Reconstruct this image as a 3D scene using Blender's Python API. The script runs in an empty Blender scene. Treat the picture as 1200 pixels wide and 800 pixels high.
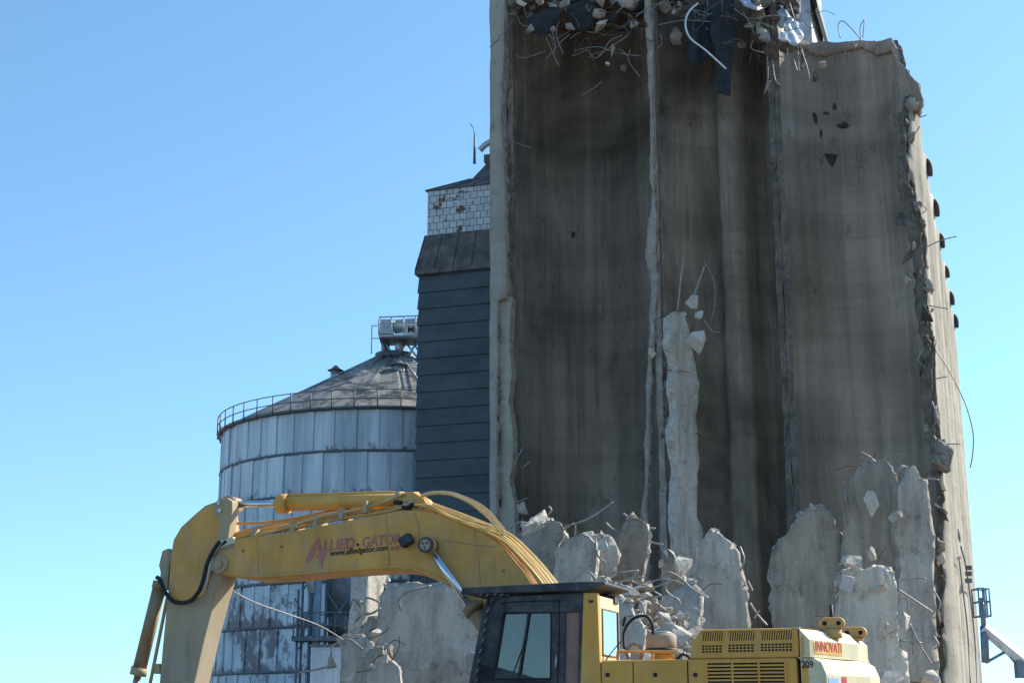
import bpy, bmesh, math, random
from mathutils import Vector, Matrix, noise, geometry
random.seed(7)
S = bpy.context.scene
R = math.radians
# ------------------------------------------------------------------ camera, sky, sun, exposure
FPX = 1730.0; PIT = R(14.3); CP, SP = math.cos(PIT), math.sin(PIT); CH = 1.7
cam = bpy.data.objects.new('camera', bpy.data.cameras.new('camera')); S.collection.objects.link(cam)
cam.location = (0, 0, CH); cam.rotation_euler = (R(90) + PIT, 0, 0)
cam.data.sensor_width = 36; cam.data.lens = FPX / 1200 * 36; cam.data.clip_end = 20000
S.camera = cam
SUN_AZ, SUN_EL = R(62), R(36)
W = bpy.data.worlds.new('World'); S.world = W; W.use_nodes = True
nt = W.node_tree; nt.nodes.clear()
sky = nt.nodes.new('ShaderNodeTexSky'); sky.sky_type = 'NISHITA'; sky.sun_disc = False
sky.sun_elevation = SUN_EL; sky.sun_rotation = SUN_AZ; sky.air_density = 1.0; sky.dust_density = 0.3; sky.ozone_density = 1.2
bg = nt.nodes.new('ShaderNodeBackground'); bg.inputs[1].default_value = 0.135
wo = nt.nodes.new('ShaderNodeOutputWorld'); tcw = nt.nodes.new('ShaderNodeTexCoord'); mpw = nt.nodes.new('ShaderNodeVectorMath'); mpw.operation = 'ADD'; mpw.inputs[1].default_value = (0, 0, .10)
nmw = nt.nodes.new('ShaderNodeVectorMath'); nmw.operation = 'NORMALIZE'
nt.links.new(tcw.outputs['Generated'], mpw.inputs[0]); nt.links.new(mpw.outputs[0], nmw.inputs[0]); nt.links.new(nmw.outputs[0], sky.inputs[0])
mxw = nt.nodes.new('ShaderNodeMix'); mxw.data_type = 'RGBA'; mxw.blend_type = 'MULTIPLY'; mxw.inputs[0].default_value = 1; mxw.inputs[7].default_value = (.79, 1.06, 1.11, 1)
nt.links.new(sky.outputs[0], mxw.inputs[6]); nt.links.new(mxw.outputs[2], bg.inputs[0]); nt.links.new(bg.outputs[0], wo.inputs[0])
sd = Vector((math.sin(SUN_AZ) * math.cos(SUN_EL), math.cos(SUN_AZ) * math.cos(SUN_EL), math.sin(SUN_EL)))
sun = bpy.data.objects.new('sun', bpy.data.lights.new('sun', 'SUN')); S.collection.objects.link(sun)
sun.data.energy = 4.6; sun.data.angle = R(0.5); sun.data.color = (1.0, 0.93, 0.82)
sun.rotation_euler = sd.to_track_quat('Z', 'Y').to_euler(); sun.location = (60, 40, 60)
S.view_settings.view_transform = 'Standard'; S.view_settings.look = 'None'; S.view_settings.gamma = 1
S.view_settings.use_curve_mapping = False; S.view_settings.exposure = 0.75

# ------------------------------------------------------------------ materials
class NT:
    def __init__(s, name):
        s.m = bpy.data.materials.new(name); s.m.use_nodes = True; s.t = s.m.node_tree; s.t.nodes.clear()
        s.out = s.n('ShaderNodeOutputMaterial'); s.b = s.n('ShaderNodeBsdfPrincipled'); s.l(s.b.outputs[0], s.out.inputs[0])
        s.geo = s.n('ShaderNodeNewGeometry'); s.pos = s.geo.outputs['Position']
    def n(s, t): return s.t.nodes.new(t)
    def l(s, a, b): s.t.links.new(a, b)
    def objco(s): s.pos = s.n('ShaderNodeTexCoord').outputs['Object']
    def mapped(s, scale, rot=(0, 0, 0), src=None):
        m = s.n('ShaderNodeMapping'); m.inputs['Scale'].default_value = scale; m.inputs['Rotation'].default_value = rot
        s.l(src or s.pos, m.inputs[0]); return m.outputs[0]
    def noise(s, scale, detail=6, rough=.6, stretch=(1, 1, 1), dist=0):
        k = s.n('ShaderNodeTexNoise'); k.inputs['Scale'].default_value = scale; k.inputs['Detail'].default_value = detail
        k.inputs['Roughness'].default_value = rough; k.inputs['Distortion'].default_value = dist
        s.l(s.mapped(stretch), k.inputs[0]); return k.outputs[0]
    def ramp(s, src, stops, const=False):
        r = s.n('ShaderNodeValToRGB'); s.l(src, r.inputs[0]); c = r.color_ramp
        if const: c.interpolation = 'CONSTANT'
        while len(c.elements) < len(stops): c.elements.new(.5)
        for e_, (p, col) in zip(c.elements, stops):
            e_.position = p; e_.color = (col[0], col[1], col[2], 1) if hasattr(col, '__len__') else (col, col, col, 1)
        return r.outputs[0]
    def mix(s, fac, a, b, mode='MIX'):
        x = s.n('ShaderNodeMix'); x.data_type = 'RGBA'; x.blend_type = mode
        for i, val in ((0, fac), (6, a), (7, b)):
            if isinstance(val, (int, float)): x.inputs[i].default_value = val if i == 0 else (val, val, val, 1)
            elif isinstance(val, tuple): x.inputs[i].default_value = (*val, 1)
            else: s.l(val, x.inputs[i])
        return x.outputs[2]
    def math(s, op, a, b=None):
        x = s.n('ShaderNodeMath'); x.operation = op
        for i, val in ((0, a), (1, b)):
            if val is None: continue
            if isinstance(val, (int, float)): x.inputs[i].default_value = val
            else: s.l(val, x.inputs[i])
        return x.outputs[0]
    def bump(s, src, strength=.4, dist=.05, prev=None):
        x = s.n('ShaderNodeBump'); x.inputs['Strength'].default_value = strength; x.inputs['Distance'].default_value = dist
        s.l(src, x.inputs['Height'])
        if prev: s.l(prev, x.inputs['Normal'])
        return x.outputs[0]
    def done(s, col, rough=.9, nrm=None, metal=0, spec=.3):
        if isinstance(col, tuple): s.b.inputs['Base Color'].default_value = (*col, 1)
        else: s.l(col, s.b.inputs['Base Color'])
        if isinstance(rough, (int, float)): s.b.inputs['Roughness'].default_value = rough
        else: s.l(rough, s.b.inputs['Roughness'])
        s.b.inputs['Metallic'].default_value = metal; s.b.inputs['Specular IOR Level'].default_value = spec
        if nrm: s.l(nrm, s.b.inputs['Normal'])
        return s.m

def plain(name, col, rough=.6, metal=0, vary=.25, sc=3):
    k = NT(name); k.objco()
    c = k.mix(k.ramp(k.noise(sc, 5), [(.35, 1 - vary), (.65, 1)]), (0, 0, 0), col)
    c = k.mix(1.0, col, k.ramp(k.noise(sc, 5), [(.35, 1 - vary), (.65, 1)]), 'MULTIPLY')
    return k.done(c, rough, k.bump(k.noise(sc * 4), .15, .01), metal)

def concrete_wall(name, base, dark, streak=.5, band=.5):
    k = NT(name)
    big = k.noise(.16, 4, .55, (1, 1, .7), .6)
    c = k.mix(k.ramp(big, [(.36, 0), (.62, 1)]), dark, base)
    st = k.ramp(k.noise(1.5, 4, .6, (1, 1, .03), .3), [(.3, 1 - streak), (.62, 1)])
    c = k.mix(1.0, c, st, 'MULTIPLY')
    st2 = k.ramp(k.noise(.5, 4, .6, (1, 1, .09), .5), [(.35, 1 - streak * .8), (.62, 1.0)])
    c = k.mix(1.0, c, st2, 'MULTIPLY')
    drip = k.ramp(k.noise(4.5, 3, .5, (1, 1, .018)), [(.34, 1 - streak * .9), (.42, 1.0)])
    c = k.mix(k.ramp(k.noise(.4, 3), [(.42, 0), (.58, .8)]), c, k.mix(1.0, c, drip, 'MULTIPLY'))
    # slip-form pour lines, wavering
    sep = k.n('ShaderNodeSeparateXYZ'); k.l(k.pos, sep.inputs[0])
    zz = k.math('ADD', k.math('MULTIPLY', sep.outputs[2], .55), k.math('MULTIPLY', k.noise(.35, 3), .16))
    bn = k.n('ShaderNodeTexNoise'); bn.noise_dimensions = '1D'; bn.inputs['Scale'].default_value = 1.0; bn.inputs['Detail'].default_value = 5
    k.l(zz, bn.inputs['W'])
    c = k.mix(band, c, k.mix(1.0, c, k.ramp(bn.outputs[0], [(.36, .5), (.5, 1.0), (.68, 1.12)]), 'MULTIPLY'))
    ln = k.math('ABSOLUTE', k.math('SUBTRACT', k.math('FRACT', k.math('ADD', k.math('DIVIDE', sep.outputs[2], 1.25), k.math('MULTIPLY', k.noise(1.2, 4), .05))), .5))
    c = k.mix(k.ramp(k.noise(.7, 4), [(.42, 0), (.62, .8)]), c, k.mix(1.0, c, k.ramp(ln, [(0, .55), (.02, 1)]), 'MULTIPLY'))
    pit = k.ramp(k.noise(.8, 8, .75, (1, 1, .6)), [(.34, .55), (.42, 1)])
    c = k.mix(.7, c, k.mix(1.0, c, pit, 'MULTIPLY'))
    fine = k.noise(9, 6, .7)
    c = k.mix(.35, c, k.mix(1.0, c, k.ramp(fine, [(.3, .6), (.7, 1.3)]), 'MULTIPLY'))
    nb = k.bump(k.noise(1.6, 7, .7, (1, 1, .5)), .5, .12)
    return k.done(c, .93, k.bump(fine, .4, .03, nb), spec=.15)

def broken(name, a, b, bump=.9):
    k = NT(name)
    n1 = k.noise(1.7, 8, .7)
    c = k.mix(k.ramp(n1, [(.35, 0), (.65, 1)]), a, b)
    v = k.n('ShaderNodeTexVoronoi'); v.inputs['Scale'].default_value = 14; k.l(k.pos, v.inputs[0])
    c = k.mix(.5, c, k.mix(1.0, c, k.ramp(v.outputs[1], [(.0, .65), (1, 1.2)]), 'MULTIPLY'))
    nb = k.bump(k.noise(3.0, 8, .75), bump, .12)
    return k.done(c, .95, k.bump(v.outputs[0], .5, .03, nb), spec=.12)

def slab_face(name, a, b, crack=.5):
    k = NT(name)
    c = k.mix(k.ramp(k.noise(.7, 6, .6, (1, 1, .5)), [(.35, 0), (.65, 1)]), a, b)
    c = k.mix(1.0, c, k.ramp(k.noise(3, 5, .6, (1, 1, .15)), [(.35, .72), (.6, 1)]), 'MULTIPLY')
    c = k.mix(1.0, c, k.ramp(k.noise(1.1, 9, .8), [(.36, .6), (.46, 1)]), 'MULTIPLY')
    c = k.mix(k.ramp(k.noise(2.3, 9, .8), [(.60, 0), (.68, .6)]), c, tuple(min(.8, q * 1.5) for q in a))
    v = k.n('ShaderNodeTexVoronoi'); v.feature = 'DISTANCE_TO_EDGE'; v.inputs['Scale'].default_value = .55
    ns = k.n('ShaderNodeTexNoise'); ns.inputs['Scale'].default_value = 2; ns.inputs['Detail'].default_value = 5; k.l(k.pos, ns.inputs[0])
    av = k.n('ShaderNodeVectorMath'); av.operation = 'ADD'; k.l(k.pos, av.inputs[0]); k.l(ns.outputs[1], av.inputs[1]); k.l(av.outputs[0], v.inputs[0])
    cr = k.ramp(v.outputs[0], [(0, 0), (.012, 1)])
    c = k.mix(crack, c, k.mix(1.0, c, k.math('ADD', k.math('MULTIPLY', cr, .55), .45), 'MULTIPLY'))
    fine = k.noise(10, 7, .7)
    c = k.mix(.4, c, k.mix(1.0, c, k.ramp(fine, [(.3, .7), (.7, 1.2)]), 'MULTIPLY'))
    nb = k.bump(k.noise(2.2, 7, .65), .5, .08)
    return k.done(c, .93, k.bump(fine, .4, .02, nb), spec=.15)

M = {}
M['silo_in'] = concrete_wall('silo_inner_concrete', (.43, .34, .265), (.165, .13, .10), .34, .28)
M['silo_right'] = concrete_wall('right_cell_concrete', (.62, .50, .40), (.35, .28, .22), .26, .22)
M['silo_dark'] = concrete_wall('silo_inner_dark_concrete', (.37, .29, .215), (.13, .10, .075), .34, .25)  # same concrete in darker tones, for middle cell, rear wall and floor slab
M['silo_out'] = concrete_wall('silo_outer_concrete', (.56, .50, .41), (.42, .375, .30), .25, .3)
M['pilaster'] = concrete_wall('end_wall_concrete', (.44, .40, .33), (.36, .33, .27), .15, .2)
M['broken'] = broken('broken_concrete', (.47, .41, .35), (.29, .25, .21))
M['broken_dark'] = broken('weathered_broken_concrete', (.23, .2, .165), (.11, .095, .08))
M['spall'] = broken('dark_spalled_concrete', (.12, .10, .085), (.06, .05, .045))
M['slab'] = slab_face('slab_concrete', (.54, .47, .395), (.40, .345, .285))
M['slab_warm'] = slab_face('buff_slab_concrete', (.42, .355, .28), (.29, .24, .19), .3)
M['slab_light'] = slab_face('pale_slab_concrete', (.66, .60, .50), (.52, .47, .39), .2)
M['chunk'] = broken('chunk_concrete', (.68, .61, .53), (.45, .40, .34))
M['rebar'] = plain('weathered_rebar', (.36, .33, .30), .55, .3, .4, 6)
M['rust'] = plain('rusty_wire', (.15, .09, .06), .8, .2, .4, 6)
M['white_pipe'] = plain('white_pipe', (.75, .78, .82), .4)
M['dark_sheet'] = plain('dark_blue_sheet_metal', (.038, .042, .05), .7, .2, .4, 2)
M['black_sheet'] = plain('black_sheet_metal', (.03, .032, .035), .6, .1, .3, 2)
M['galv'] = plain('galvanised_metal', (.52, .55, .58), .42, .5, .3, 3)
M['white_sheet'] = plain('white_sheet_metal', (.68, .70, .72), .5, .1, .3, 2)
M['timber'] = plain('weathered_timber', (.30, .27, .22), .85, 0, .5, 5)
M['grey_steel'] = plain('grey_painted_steel', (.16, .18, .2), .55, .3, .3, 3)
M['blue_steel'] = plain('blue_grey_painted_steel', (.22, .27, .32), .5, .2, .3, 3)
M['hood'] = plain('brown_hood_metal', (.09, .07, .055), .7, .2, .3, 3)

def paint(name, col, dirt, amt=.5, rough=.42, sc=1.1):
    k = NT(name); k.objco()
    m = k.ramp(k.noise(sc, 8, .72, (1, 1, .5), .4), [(.5 - .16 * amt, 1), (.72 - .1 * amt, 0)])
    c = k.mix(k.math('MULTIPLY', m, amt), col, dirt)
    sp = k.ramp(k.noise(9, 6, .8), [(.30, 1), (.36, 0)])
    c = k.mix(k.math('MULTIPLY', sp, .5), c, (.16, .10, .05))
    c = k.mix(1.0, c, k.ramp(k.noise(3.2, 6, .7, (1, 1, .25)), [(.3, .8), (.6, 1.0)]), 'MULTIPLY')
    dust = k.ramp(k.noise(2.0, 9, .75), [(.45, 0), (.75, .55)])
    c = k.mix(k.math('MULTIPLY', dust, min(1, amt + .25)), c, (.42, .37, .29))
    scr = k.ramp(k.noise(6, 7, .8, (.35, 1, 2.6), 1.5), [(.33, 1), (.37, 0)])
    c = k.mix(k.math('MULTIPLY', scr, .55), c, (.22, .17, .12))
    run = k.ramp(k.noise(5, 5, .6, (2.2, 2.2, .12)), [(.60, 0), (.72, .35)])
    c = k.mix(k.math('MULTIPLY', run, amt), c, (.13, .09, .06))
    rg = k.math('ADD', k.math('MULTIPLY', m, .3), rough)
    return k.done(c, rg, k.bump(k.noise(14, 5, .7), .06, .01), spec=.45)
M['yellow'] = paint('worn_yellow_paint', (.74, .35, .05), (.42, .25, .09), .6)
M['yellow_clean'] = paint('yellow_paint', (.76, .37, .055), (.50, .29, .10), .25, .38)
M['yellow_dust'] = paint('dusty_yellow_paint', (.44, .31, .15), (.34, .29, .22), 1.0, .6, .8)
M['cream'] = paint('sunlit_cream_paint', (.72, .62, .38), (.55, .47, .3), .3, .4)  # yellow washed out by sun on the rear faces, painted in as cream
M['brown'] = paint('brown_worn_paint', (.33, .2, .08), (.16, .11, .07), .7, .55, 2)
M['black_paint'] = paint('blue_black_paint', (.016, .022, .034), (.05, .055, .06), .3, .4)
M['rubber'] = plain('black_rubber', (.02, .02, .022), .6, 0, .3, 5)
M['chrome'] = plain('polished_rod', (.62, .66, .72), .18, .95, .08, 2)
M['hose_y'] = plain('sunlit_yellow_hose', (.60, .42, .16), .3, .1, .3, 5)  # hose yellow lightened, so the sun glints are partly in the colour
k = NT('banded_cable_sleeve'); k.objco()
wv = k.n('ShaderNodeTexWave'); wv.bands_direction = 'DIAGONAL'; wv.inputs['Scale'].default_value = 5.5; k.l(k.pos, wv.inputs[0])
M['sleeve'] = k.done(k.ramp(wv.outputs[1], [(0, (.02, .02, .022)), (.9, (.22, .22, .22))], True), .5)
M['dark'] = plain('dark_interior', (.012, .012, .013), .8, 0, .1)
M['pink_pane'] = plain('faded_brown_curtain', (.36, .21, .17), .8, 0, .3, 2)
M['txt_pink'] = paint('faded_red_lettering', (.42, .09, .13), (.55, .30, .10), .45, .5, 6)
M['txt_dark'] = plain('dark_lettering', (.03, .03, .035), .6, 0, .1)
M['txt_red'] = plain('red_lettering', (.52, .05, .06), .5, 0, .1)
M['sticker'] = plain('pale_blue_sticker', (.35, .48, .75), .4, 0, .3, 12)
M['track'] = plain('track_steel', (.09, .08, .07), .7, .4, .4, 4)
k = NT('window_glass'); k.t.nodes.remove(k.b)
tr = k.n('ShaderNodeBsdfTransparent'); tr.inputs[0].default_value = (.36, .45, .45, 1)
gl = k.n('ShaderNodeBsdfGlossy'); gl.inputs['Roughness'].default_value = .03
df = k.n('ShaderNodeBsdfDiffuse'); df.inputs[0].default_value = (.4, .4, .36, 1)
fr = k.n('ShaderNodeFresnel'); fr.inputs[0].default_value = 1.52
m1 = k.n('ShaderNodeMixShader'); m2 = k.n('ShaderNodeMixShader')
k.l(k.math('MULTIPLY', k.ramp(k.noise(2.5, 6, .7), [(.35, .03), (.75, .35)]), .35), m1.inputs[0]); k.l(tr.outputs[0], m1.inputs[1]); k.l(df.outputs[0], m1.inputs[2])
k.l(k.math('ADD', k.math('MULTIPLY', fr.outputs[0], 1.0), .05), m2.inputs[0]); k.l(m1.outputs[0], m2.inputs[1]); k.l(gl.outputs[0], m2.inputs[2]); k.l(m2.outputs[0], k.out.inputs[0])
M['glass'] = k.m
M['rear_glass'] = k.m.copy(); M['rear_glass'].name = 'reflective_rear_glass'
for nd in M['rear_glass'].node_tree.nodes:
    if nd.type == 'MATH' and nd.operation == 'ADD': nd.inputs[1].default_value = .5

# bin wall: blue-white paint, rust bleeding at the hoops and in patches
k = NT('peeling_white_bin_paint'); k.objco()
sep = k.n('ShaderNodeSeparateXYZ'); k.l(k.pos, sep.inputs[0])
RING = 2.62
fr_ = k.math('FRACT', k.math('DIVIDE', k.math('SUBTRACT', sep.outputs[2], 20.07 % RING), RING))
near = k.ramp(fr_, [(0, 1), (.07, .6), (.2, .2), (.45, 0), (.96, .0), (.995, .4)])
n1 = k.noise(1.9, 9, .8, (1, 1, .6)); n2 = k.noise(.22, 4, .6)
patch = k.ramp(n2, [(.45, 0), (.62, 1)])
thr = k.math('ADD', k.math('MULTIPLY', near, .18), k.math('MULTIPLY', patch, k.ramp(k.math('DIVIDE', sep.outputs[2], 20), [(.15, .05), (.27, .20), (.36, .20), (.5, .11), (.75, .0)])))
rm = k.ramp(k.math('ADD', n1, thr), [(.61, 0), (.69, 1)])
rcol = k.mix(k.ramp(k.noise(2.5, 5), [(.4, 0), (.6, 1)]), (.13, .035, .035), (.07, .05, .05))
c = k.mix(k.ramp(k.noise(.6, 6, .7, (1, 1, .15)), [(.35, 0), (.6, 1)]), (.44, .48, .52), (.68, .71, .74))
c = k.mix(1.0, c, k.ramp(k.noise(2.4, 5, .7, (1, 1, .08)), [(.38, .82), (.58, 1)]), 'MULTIPLY')
c = k.mix(k.math('MULTIPLY', rm, .75), c, rcol)
M['bin'] = k.done(c, .55, k.bump(n1, .15, .02), .15)
k = NT('mottled_bin_roof'); k.objco()
c = k.mix(k.ramp(k.noise(.45, 8, .75, (1, 1, 1), 1.2), [(.42, 0), (.55, 1)]), (.05, .05, .05), (.30, .285, .25))
c = k.mix(k.ramp(k.noise(1.6, 6, .7), [(.55, 0), (.7, 1)]), c, (.20, .13, .08))
M['bin_roof'] = k.done(c, .6, k.bump(k.noise(2, 5), .2, .03), .2)
k = NT('slate_blue_siding')
c = k.mix(k.ramp(k.noise(.5, 6, .65, (1, 1, 2)), [(.35, 0), (.65, 1)]), (.06, .072, .08), (.095, .11, .12))
M['siding'] = k.done(c, .6, k.bump(k.noise(3, 5), .15, .02), .1)
k = NT('rusty_dark_roofing')
c = k.mix(k.ramp(k.noise(.9, 7, .7), [(.4, 0), (.62, 1)]), (.085, .078, .074), (.19, .165, .15))
c = k.mix(k.ramp(k.noise(1.4, 6, .7), [(.58, 0), (.66, 1)]), c, (.17, .085, .05))
M['roofing'] = k.done(c, .6, k.bump(k.noise(3, 5), .15, .02), .2)
k = NT('white_square_shingles'); k.objco()
mp = k.n('ShaderNodeCombineXYZ'); sp_ = k.n('ShaderNodeSeparateXYZ'); k.l(k.pos, sp_.inputs[0])
k.l(k.math('ADD', sp_.outputs[0], sp_.outputs[1]), mp.inputs[0]); k.l(sp_.outputs[2], mp.inputs[1])
br = k.n('ShaderNodeTexBrick'); k.l(mp.outputs[0], br.inputs[0]); br.inputs['Scale'].default_value = 1.0
br.inputs['Brick Width'].default_value = .42; br.inputs['Row Height'].default_value = .42; br.inputs['Mortar Size'].default_value = .017
br.inputs['Color1'].default_value = (.66, .68, .70, 1); br.inputs['Color2'].default_value = (.40, .43, .48, 1); br.inputs['Mortar'].default_value = (.06, .05, .05, 1)
br.inputs['Bias'].default_value = -.6
c = k.mix(k.ramp(k.noise(1.5, 6, .7), [(.56, 0), (.60, 1)]), br.outputs[0], (.17, .10, .055))
c = k.mix(1.0, c, k.ramp(k.noise(2.6, 8, .8), [(.35, .62), (.6, 1)]), 'MULTIPLY')
M['shingle'] = k.done(c, .7)
k = NT('gravel_ground')
c = k.mix(k.ramp(k.noise(.15, 8, .7), [(.35, 0), (.65, 1)]), (.17, .145, .115), (.27, .235, .19))
c = k.mix(.5, c, k.mix(1.0, c, k.ramp(k.noise(12, 8, .8), [(.3, .5), (.7, 1.4)]), 'MULTIPLY'))
M['ground'] = k.done(c, .95, k.bump(k.noise(5, 8, .8), .7, .1), spec=.1)

# ------------------------------------------------------------------ helpers
def ray(px, py):
    x = (px - 600) / FPX; y = (400 - py) / FPX
    return Vector((x, CP - y * SP, SP + y * CP))
def at(px, py, D):
    r = ray(px, py); return Vector((0, 0, CH)) + r * (D / r.y)
def link(o, parent=None):
    S.collection.objects.link(o)
    if parent: o.parent = parent
    return o
def tag(o, label=None, cat=None, group=None, kind=None):
    if label: o['label'] = label
    if cat: o['category'] = cat
    if group: o['group'] = group
    if kind or cat: o['kind'] = kind or 'thing'
    return o
def empty(name, loc=(0, 0, 0), rz=0, parent=None):
    o = bpy.data.objects.new(name, None); o.location = loc; o.rotation_euler = (0, 0, rz); return link(o, parent)
def mk(name, bm, mats, parent=None, smooth=False, bevel=0, loc=None, recalc=True):
    if recalc: bmesh.ops.recalc_face_normals(bm, faces=bm.faces[:])
    me = bpy.data.meshes.new(name); bm.to_mesh(me); bm.free()
    for m in (mats if isinstance(mats, (list, tuple)) else [mats]): me.materials.append(M[m])
    if smooth:
        for p in me.polygons: p.use_smooth = True
    o = bpy.data.objects.new(name, me); link(o, parent)
    if loc is not None: o.location = loc
    if bevel:
        b = o.modifiers.new('bevel', 'BEVEL'); b.width = bevel; b.segments = 2; b.limit_method = 'ANGLE'; b.angle_limit = R(35)
    return o
def recentre(o):
    """put a top-level mesh's origin at its own base, so the object sits where it stands"""
    vs = o.data.vertices
    if not vs: return o
    c = Vector((sum(v.co.x for v in vs) / len(vs), sum(v.co.y for v in vs) / len(vs), min(v.co.z for v in vs)))
    o.data.transform(Matrix.Translation(-c)); o.location = o.location + c
    for ch in o.children: ch.matrix_parent_inverse = Matrix.Translation(-c)
    return o
def box(bm, x0, x1, y0, y1, z0, z1, mat=0, mtx=None):
    vs = [bm.verts.new(Vector((x, y, z))) for x in (x0, x1) for y in (y0, y1) for z in (z0, z1)]
    if mtx:
        for v in vs: v.co = mtx @ v.co
    for f in ((0, 1, 3, 2), (4, 6, 7, 5), (0, 4, 5, 1), (2, 3, 7, 6), (0, 2, 6, 4), (1, 5, 7, 3)):
        fc = bm.faces.new([vs[i] for i in f]); fc.material_index = mat
    return vs
def tube(bm, pts, r, seg=8, cap=True, r2=None, mat=0):
    pts = [Vector(p) for p in pts]; rings = []
    up = Vector((0, 0, 1)); prev = None
    for i, p in enumerate(pts):
        d = (pts[min(i + 1, len(pts) - 1)] - pts[max(i - 1, 0)]).normalized()
        if prev is None:
            a = d.cross(up)
            if a.length < .1: a = d.cross(Vector((1, 0, 0)))
            a.normalize()
        else:
            a = prev - d * prev.dot(d)
            if a.length < 1e-5: a = d.orthogonal()
            a.normalize()
        prev = a; b = d.cross(a)
        rr = r if r2 is None else r + (r2 - r) * i / (len(pts) - 1)
        rings.append([bm.verts.new(p + (a * math.cos(t) + b * math.sin(t)) * rr) for t in [2 * math.pi * q / seg for q in range(seg)]])
    for i in range(len(rings) - 1):
        for q in range(seg):
            f = bm.faces.new((rings[i][q], rings[i][(q + 1) % seg], rings[i + 1][(q + 1) % seg], rings[i + 1][q])); f.smooth = True; f.material_index = mat
    if cap:
        bm.faces.new(rings[0][::-1]).material_index = mat; bm.faces.new(rings[-1]).material_index = mat
def smoothline(pts, n=6):
    pts = [Vector(p) for p in pts]; out = []
    for i in range(len(pts) - 1):
        p0, p1, p2, p3 = pts[max(i - 1, 0)], pts[i], pts[i + 1], pts[min(i + 2, len(pts) - 1)]
        for q in range(n):
            t = q / n
            out.append(.5 * ((2 * p1) + (p2 - p0) * t + (2 * p0 - 5 * p1 + 4 * p2 - p3) * t * t + (3 * p1 - p0 - 3 * p2 + p3) * t ** 3))
    out.append(pts[-1]); return out
def prism(bm, poly, y0, y1, mat=0):
    """poly in (x,z), extruded along y"""
    a = [bm.verts.new((x, y0, z)) for x, z in poly]; b = [bm.verts.new((x, y1, z)) for x, z in poly]
    n = len(poly)
    bm.faces.new(a).material_index = mat; bm.faces.new(b[::-1]).material_index = mat
    for i in range(n):
        bm.faces.new((a[i], a[(i + 1) % n], b[(i + 1) % n], b[i])).material_index = mat
def zprism(bm, poly, z0, z1, poly1=None, mat=0):
    poly1 = poly1 or poly
    a = [bm.verts.new((x, y, z0)) for x, y in poly]; b = [bm.verts.new((x, y, z1)) for x, y in poly1]
    n = len(poly)
    bm.faces.new(a[::-1]).material_index = mat; bm.faces.new(b).material_index = mat
    for i in range(n):
        bm.faces.new((a[i], a[(i + 1) % n], b[(i + 1) % n], b[i])).material_index = mat
def inside(p, poly):
    x, y = p; c = False; j = len(poly) - 1
    for i in range(len(poly)):
        xi, yi = poly[i]; xj, yj = poly[j]
        if (yi > y) != (yj > y) and x < (xj - xi) * (y - yi) / (yj - yi) + xi: c = not c
        j = i
    return c
def jag(poly, step, amp, seed, keep=lambda p: False):
    """irregular fracture line: coarse random steps, then a fine crumble"""
    rn_ = random.Random(int(seed * 977) + len(poly)); P = [Vector(p) for p in poly]
    for lvl, (st_, am) in enumerate(((.95, 1.8), (.42, .65), (step, .35))):
        out = []; n = len(P)
        for i in range(n):
            a = P[i]; b = P[(i + 1) % n]; L = (b - a).length
            if L < 1e-6: continue
            out.append(a); k_ = int(L / st_ + .5); nr = Vector((-(b - a).y, (b - a).x)) / L; tg = (b - a) / L
            for q in range(1, k_):
                p = a + (b - a) * ((q + rn_.uniform(-.28, .28)) / k_)
                if not keep(p): p = p + nr * rn_.uniform(-1, 1) * amp * am * (rn_.random() ** .7)
                out.append(p)
        P = out
    return [(p.x, p.y) for p in P]
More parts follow.
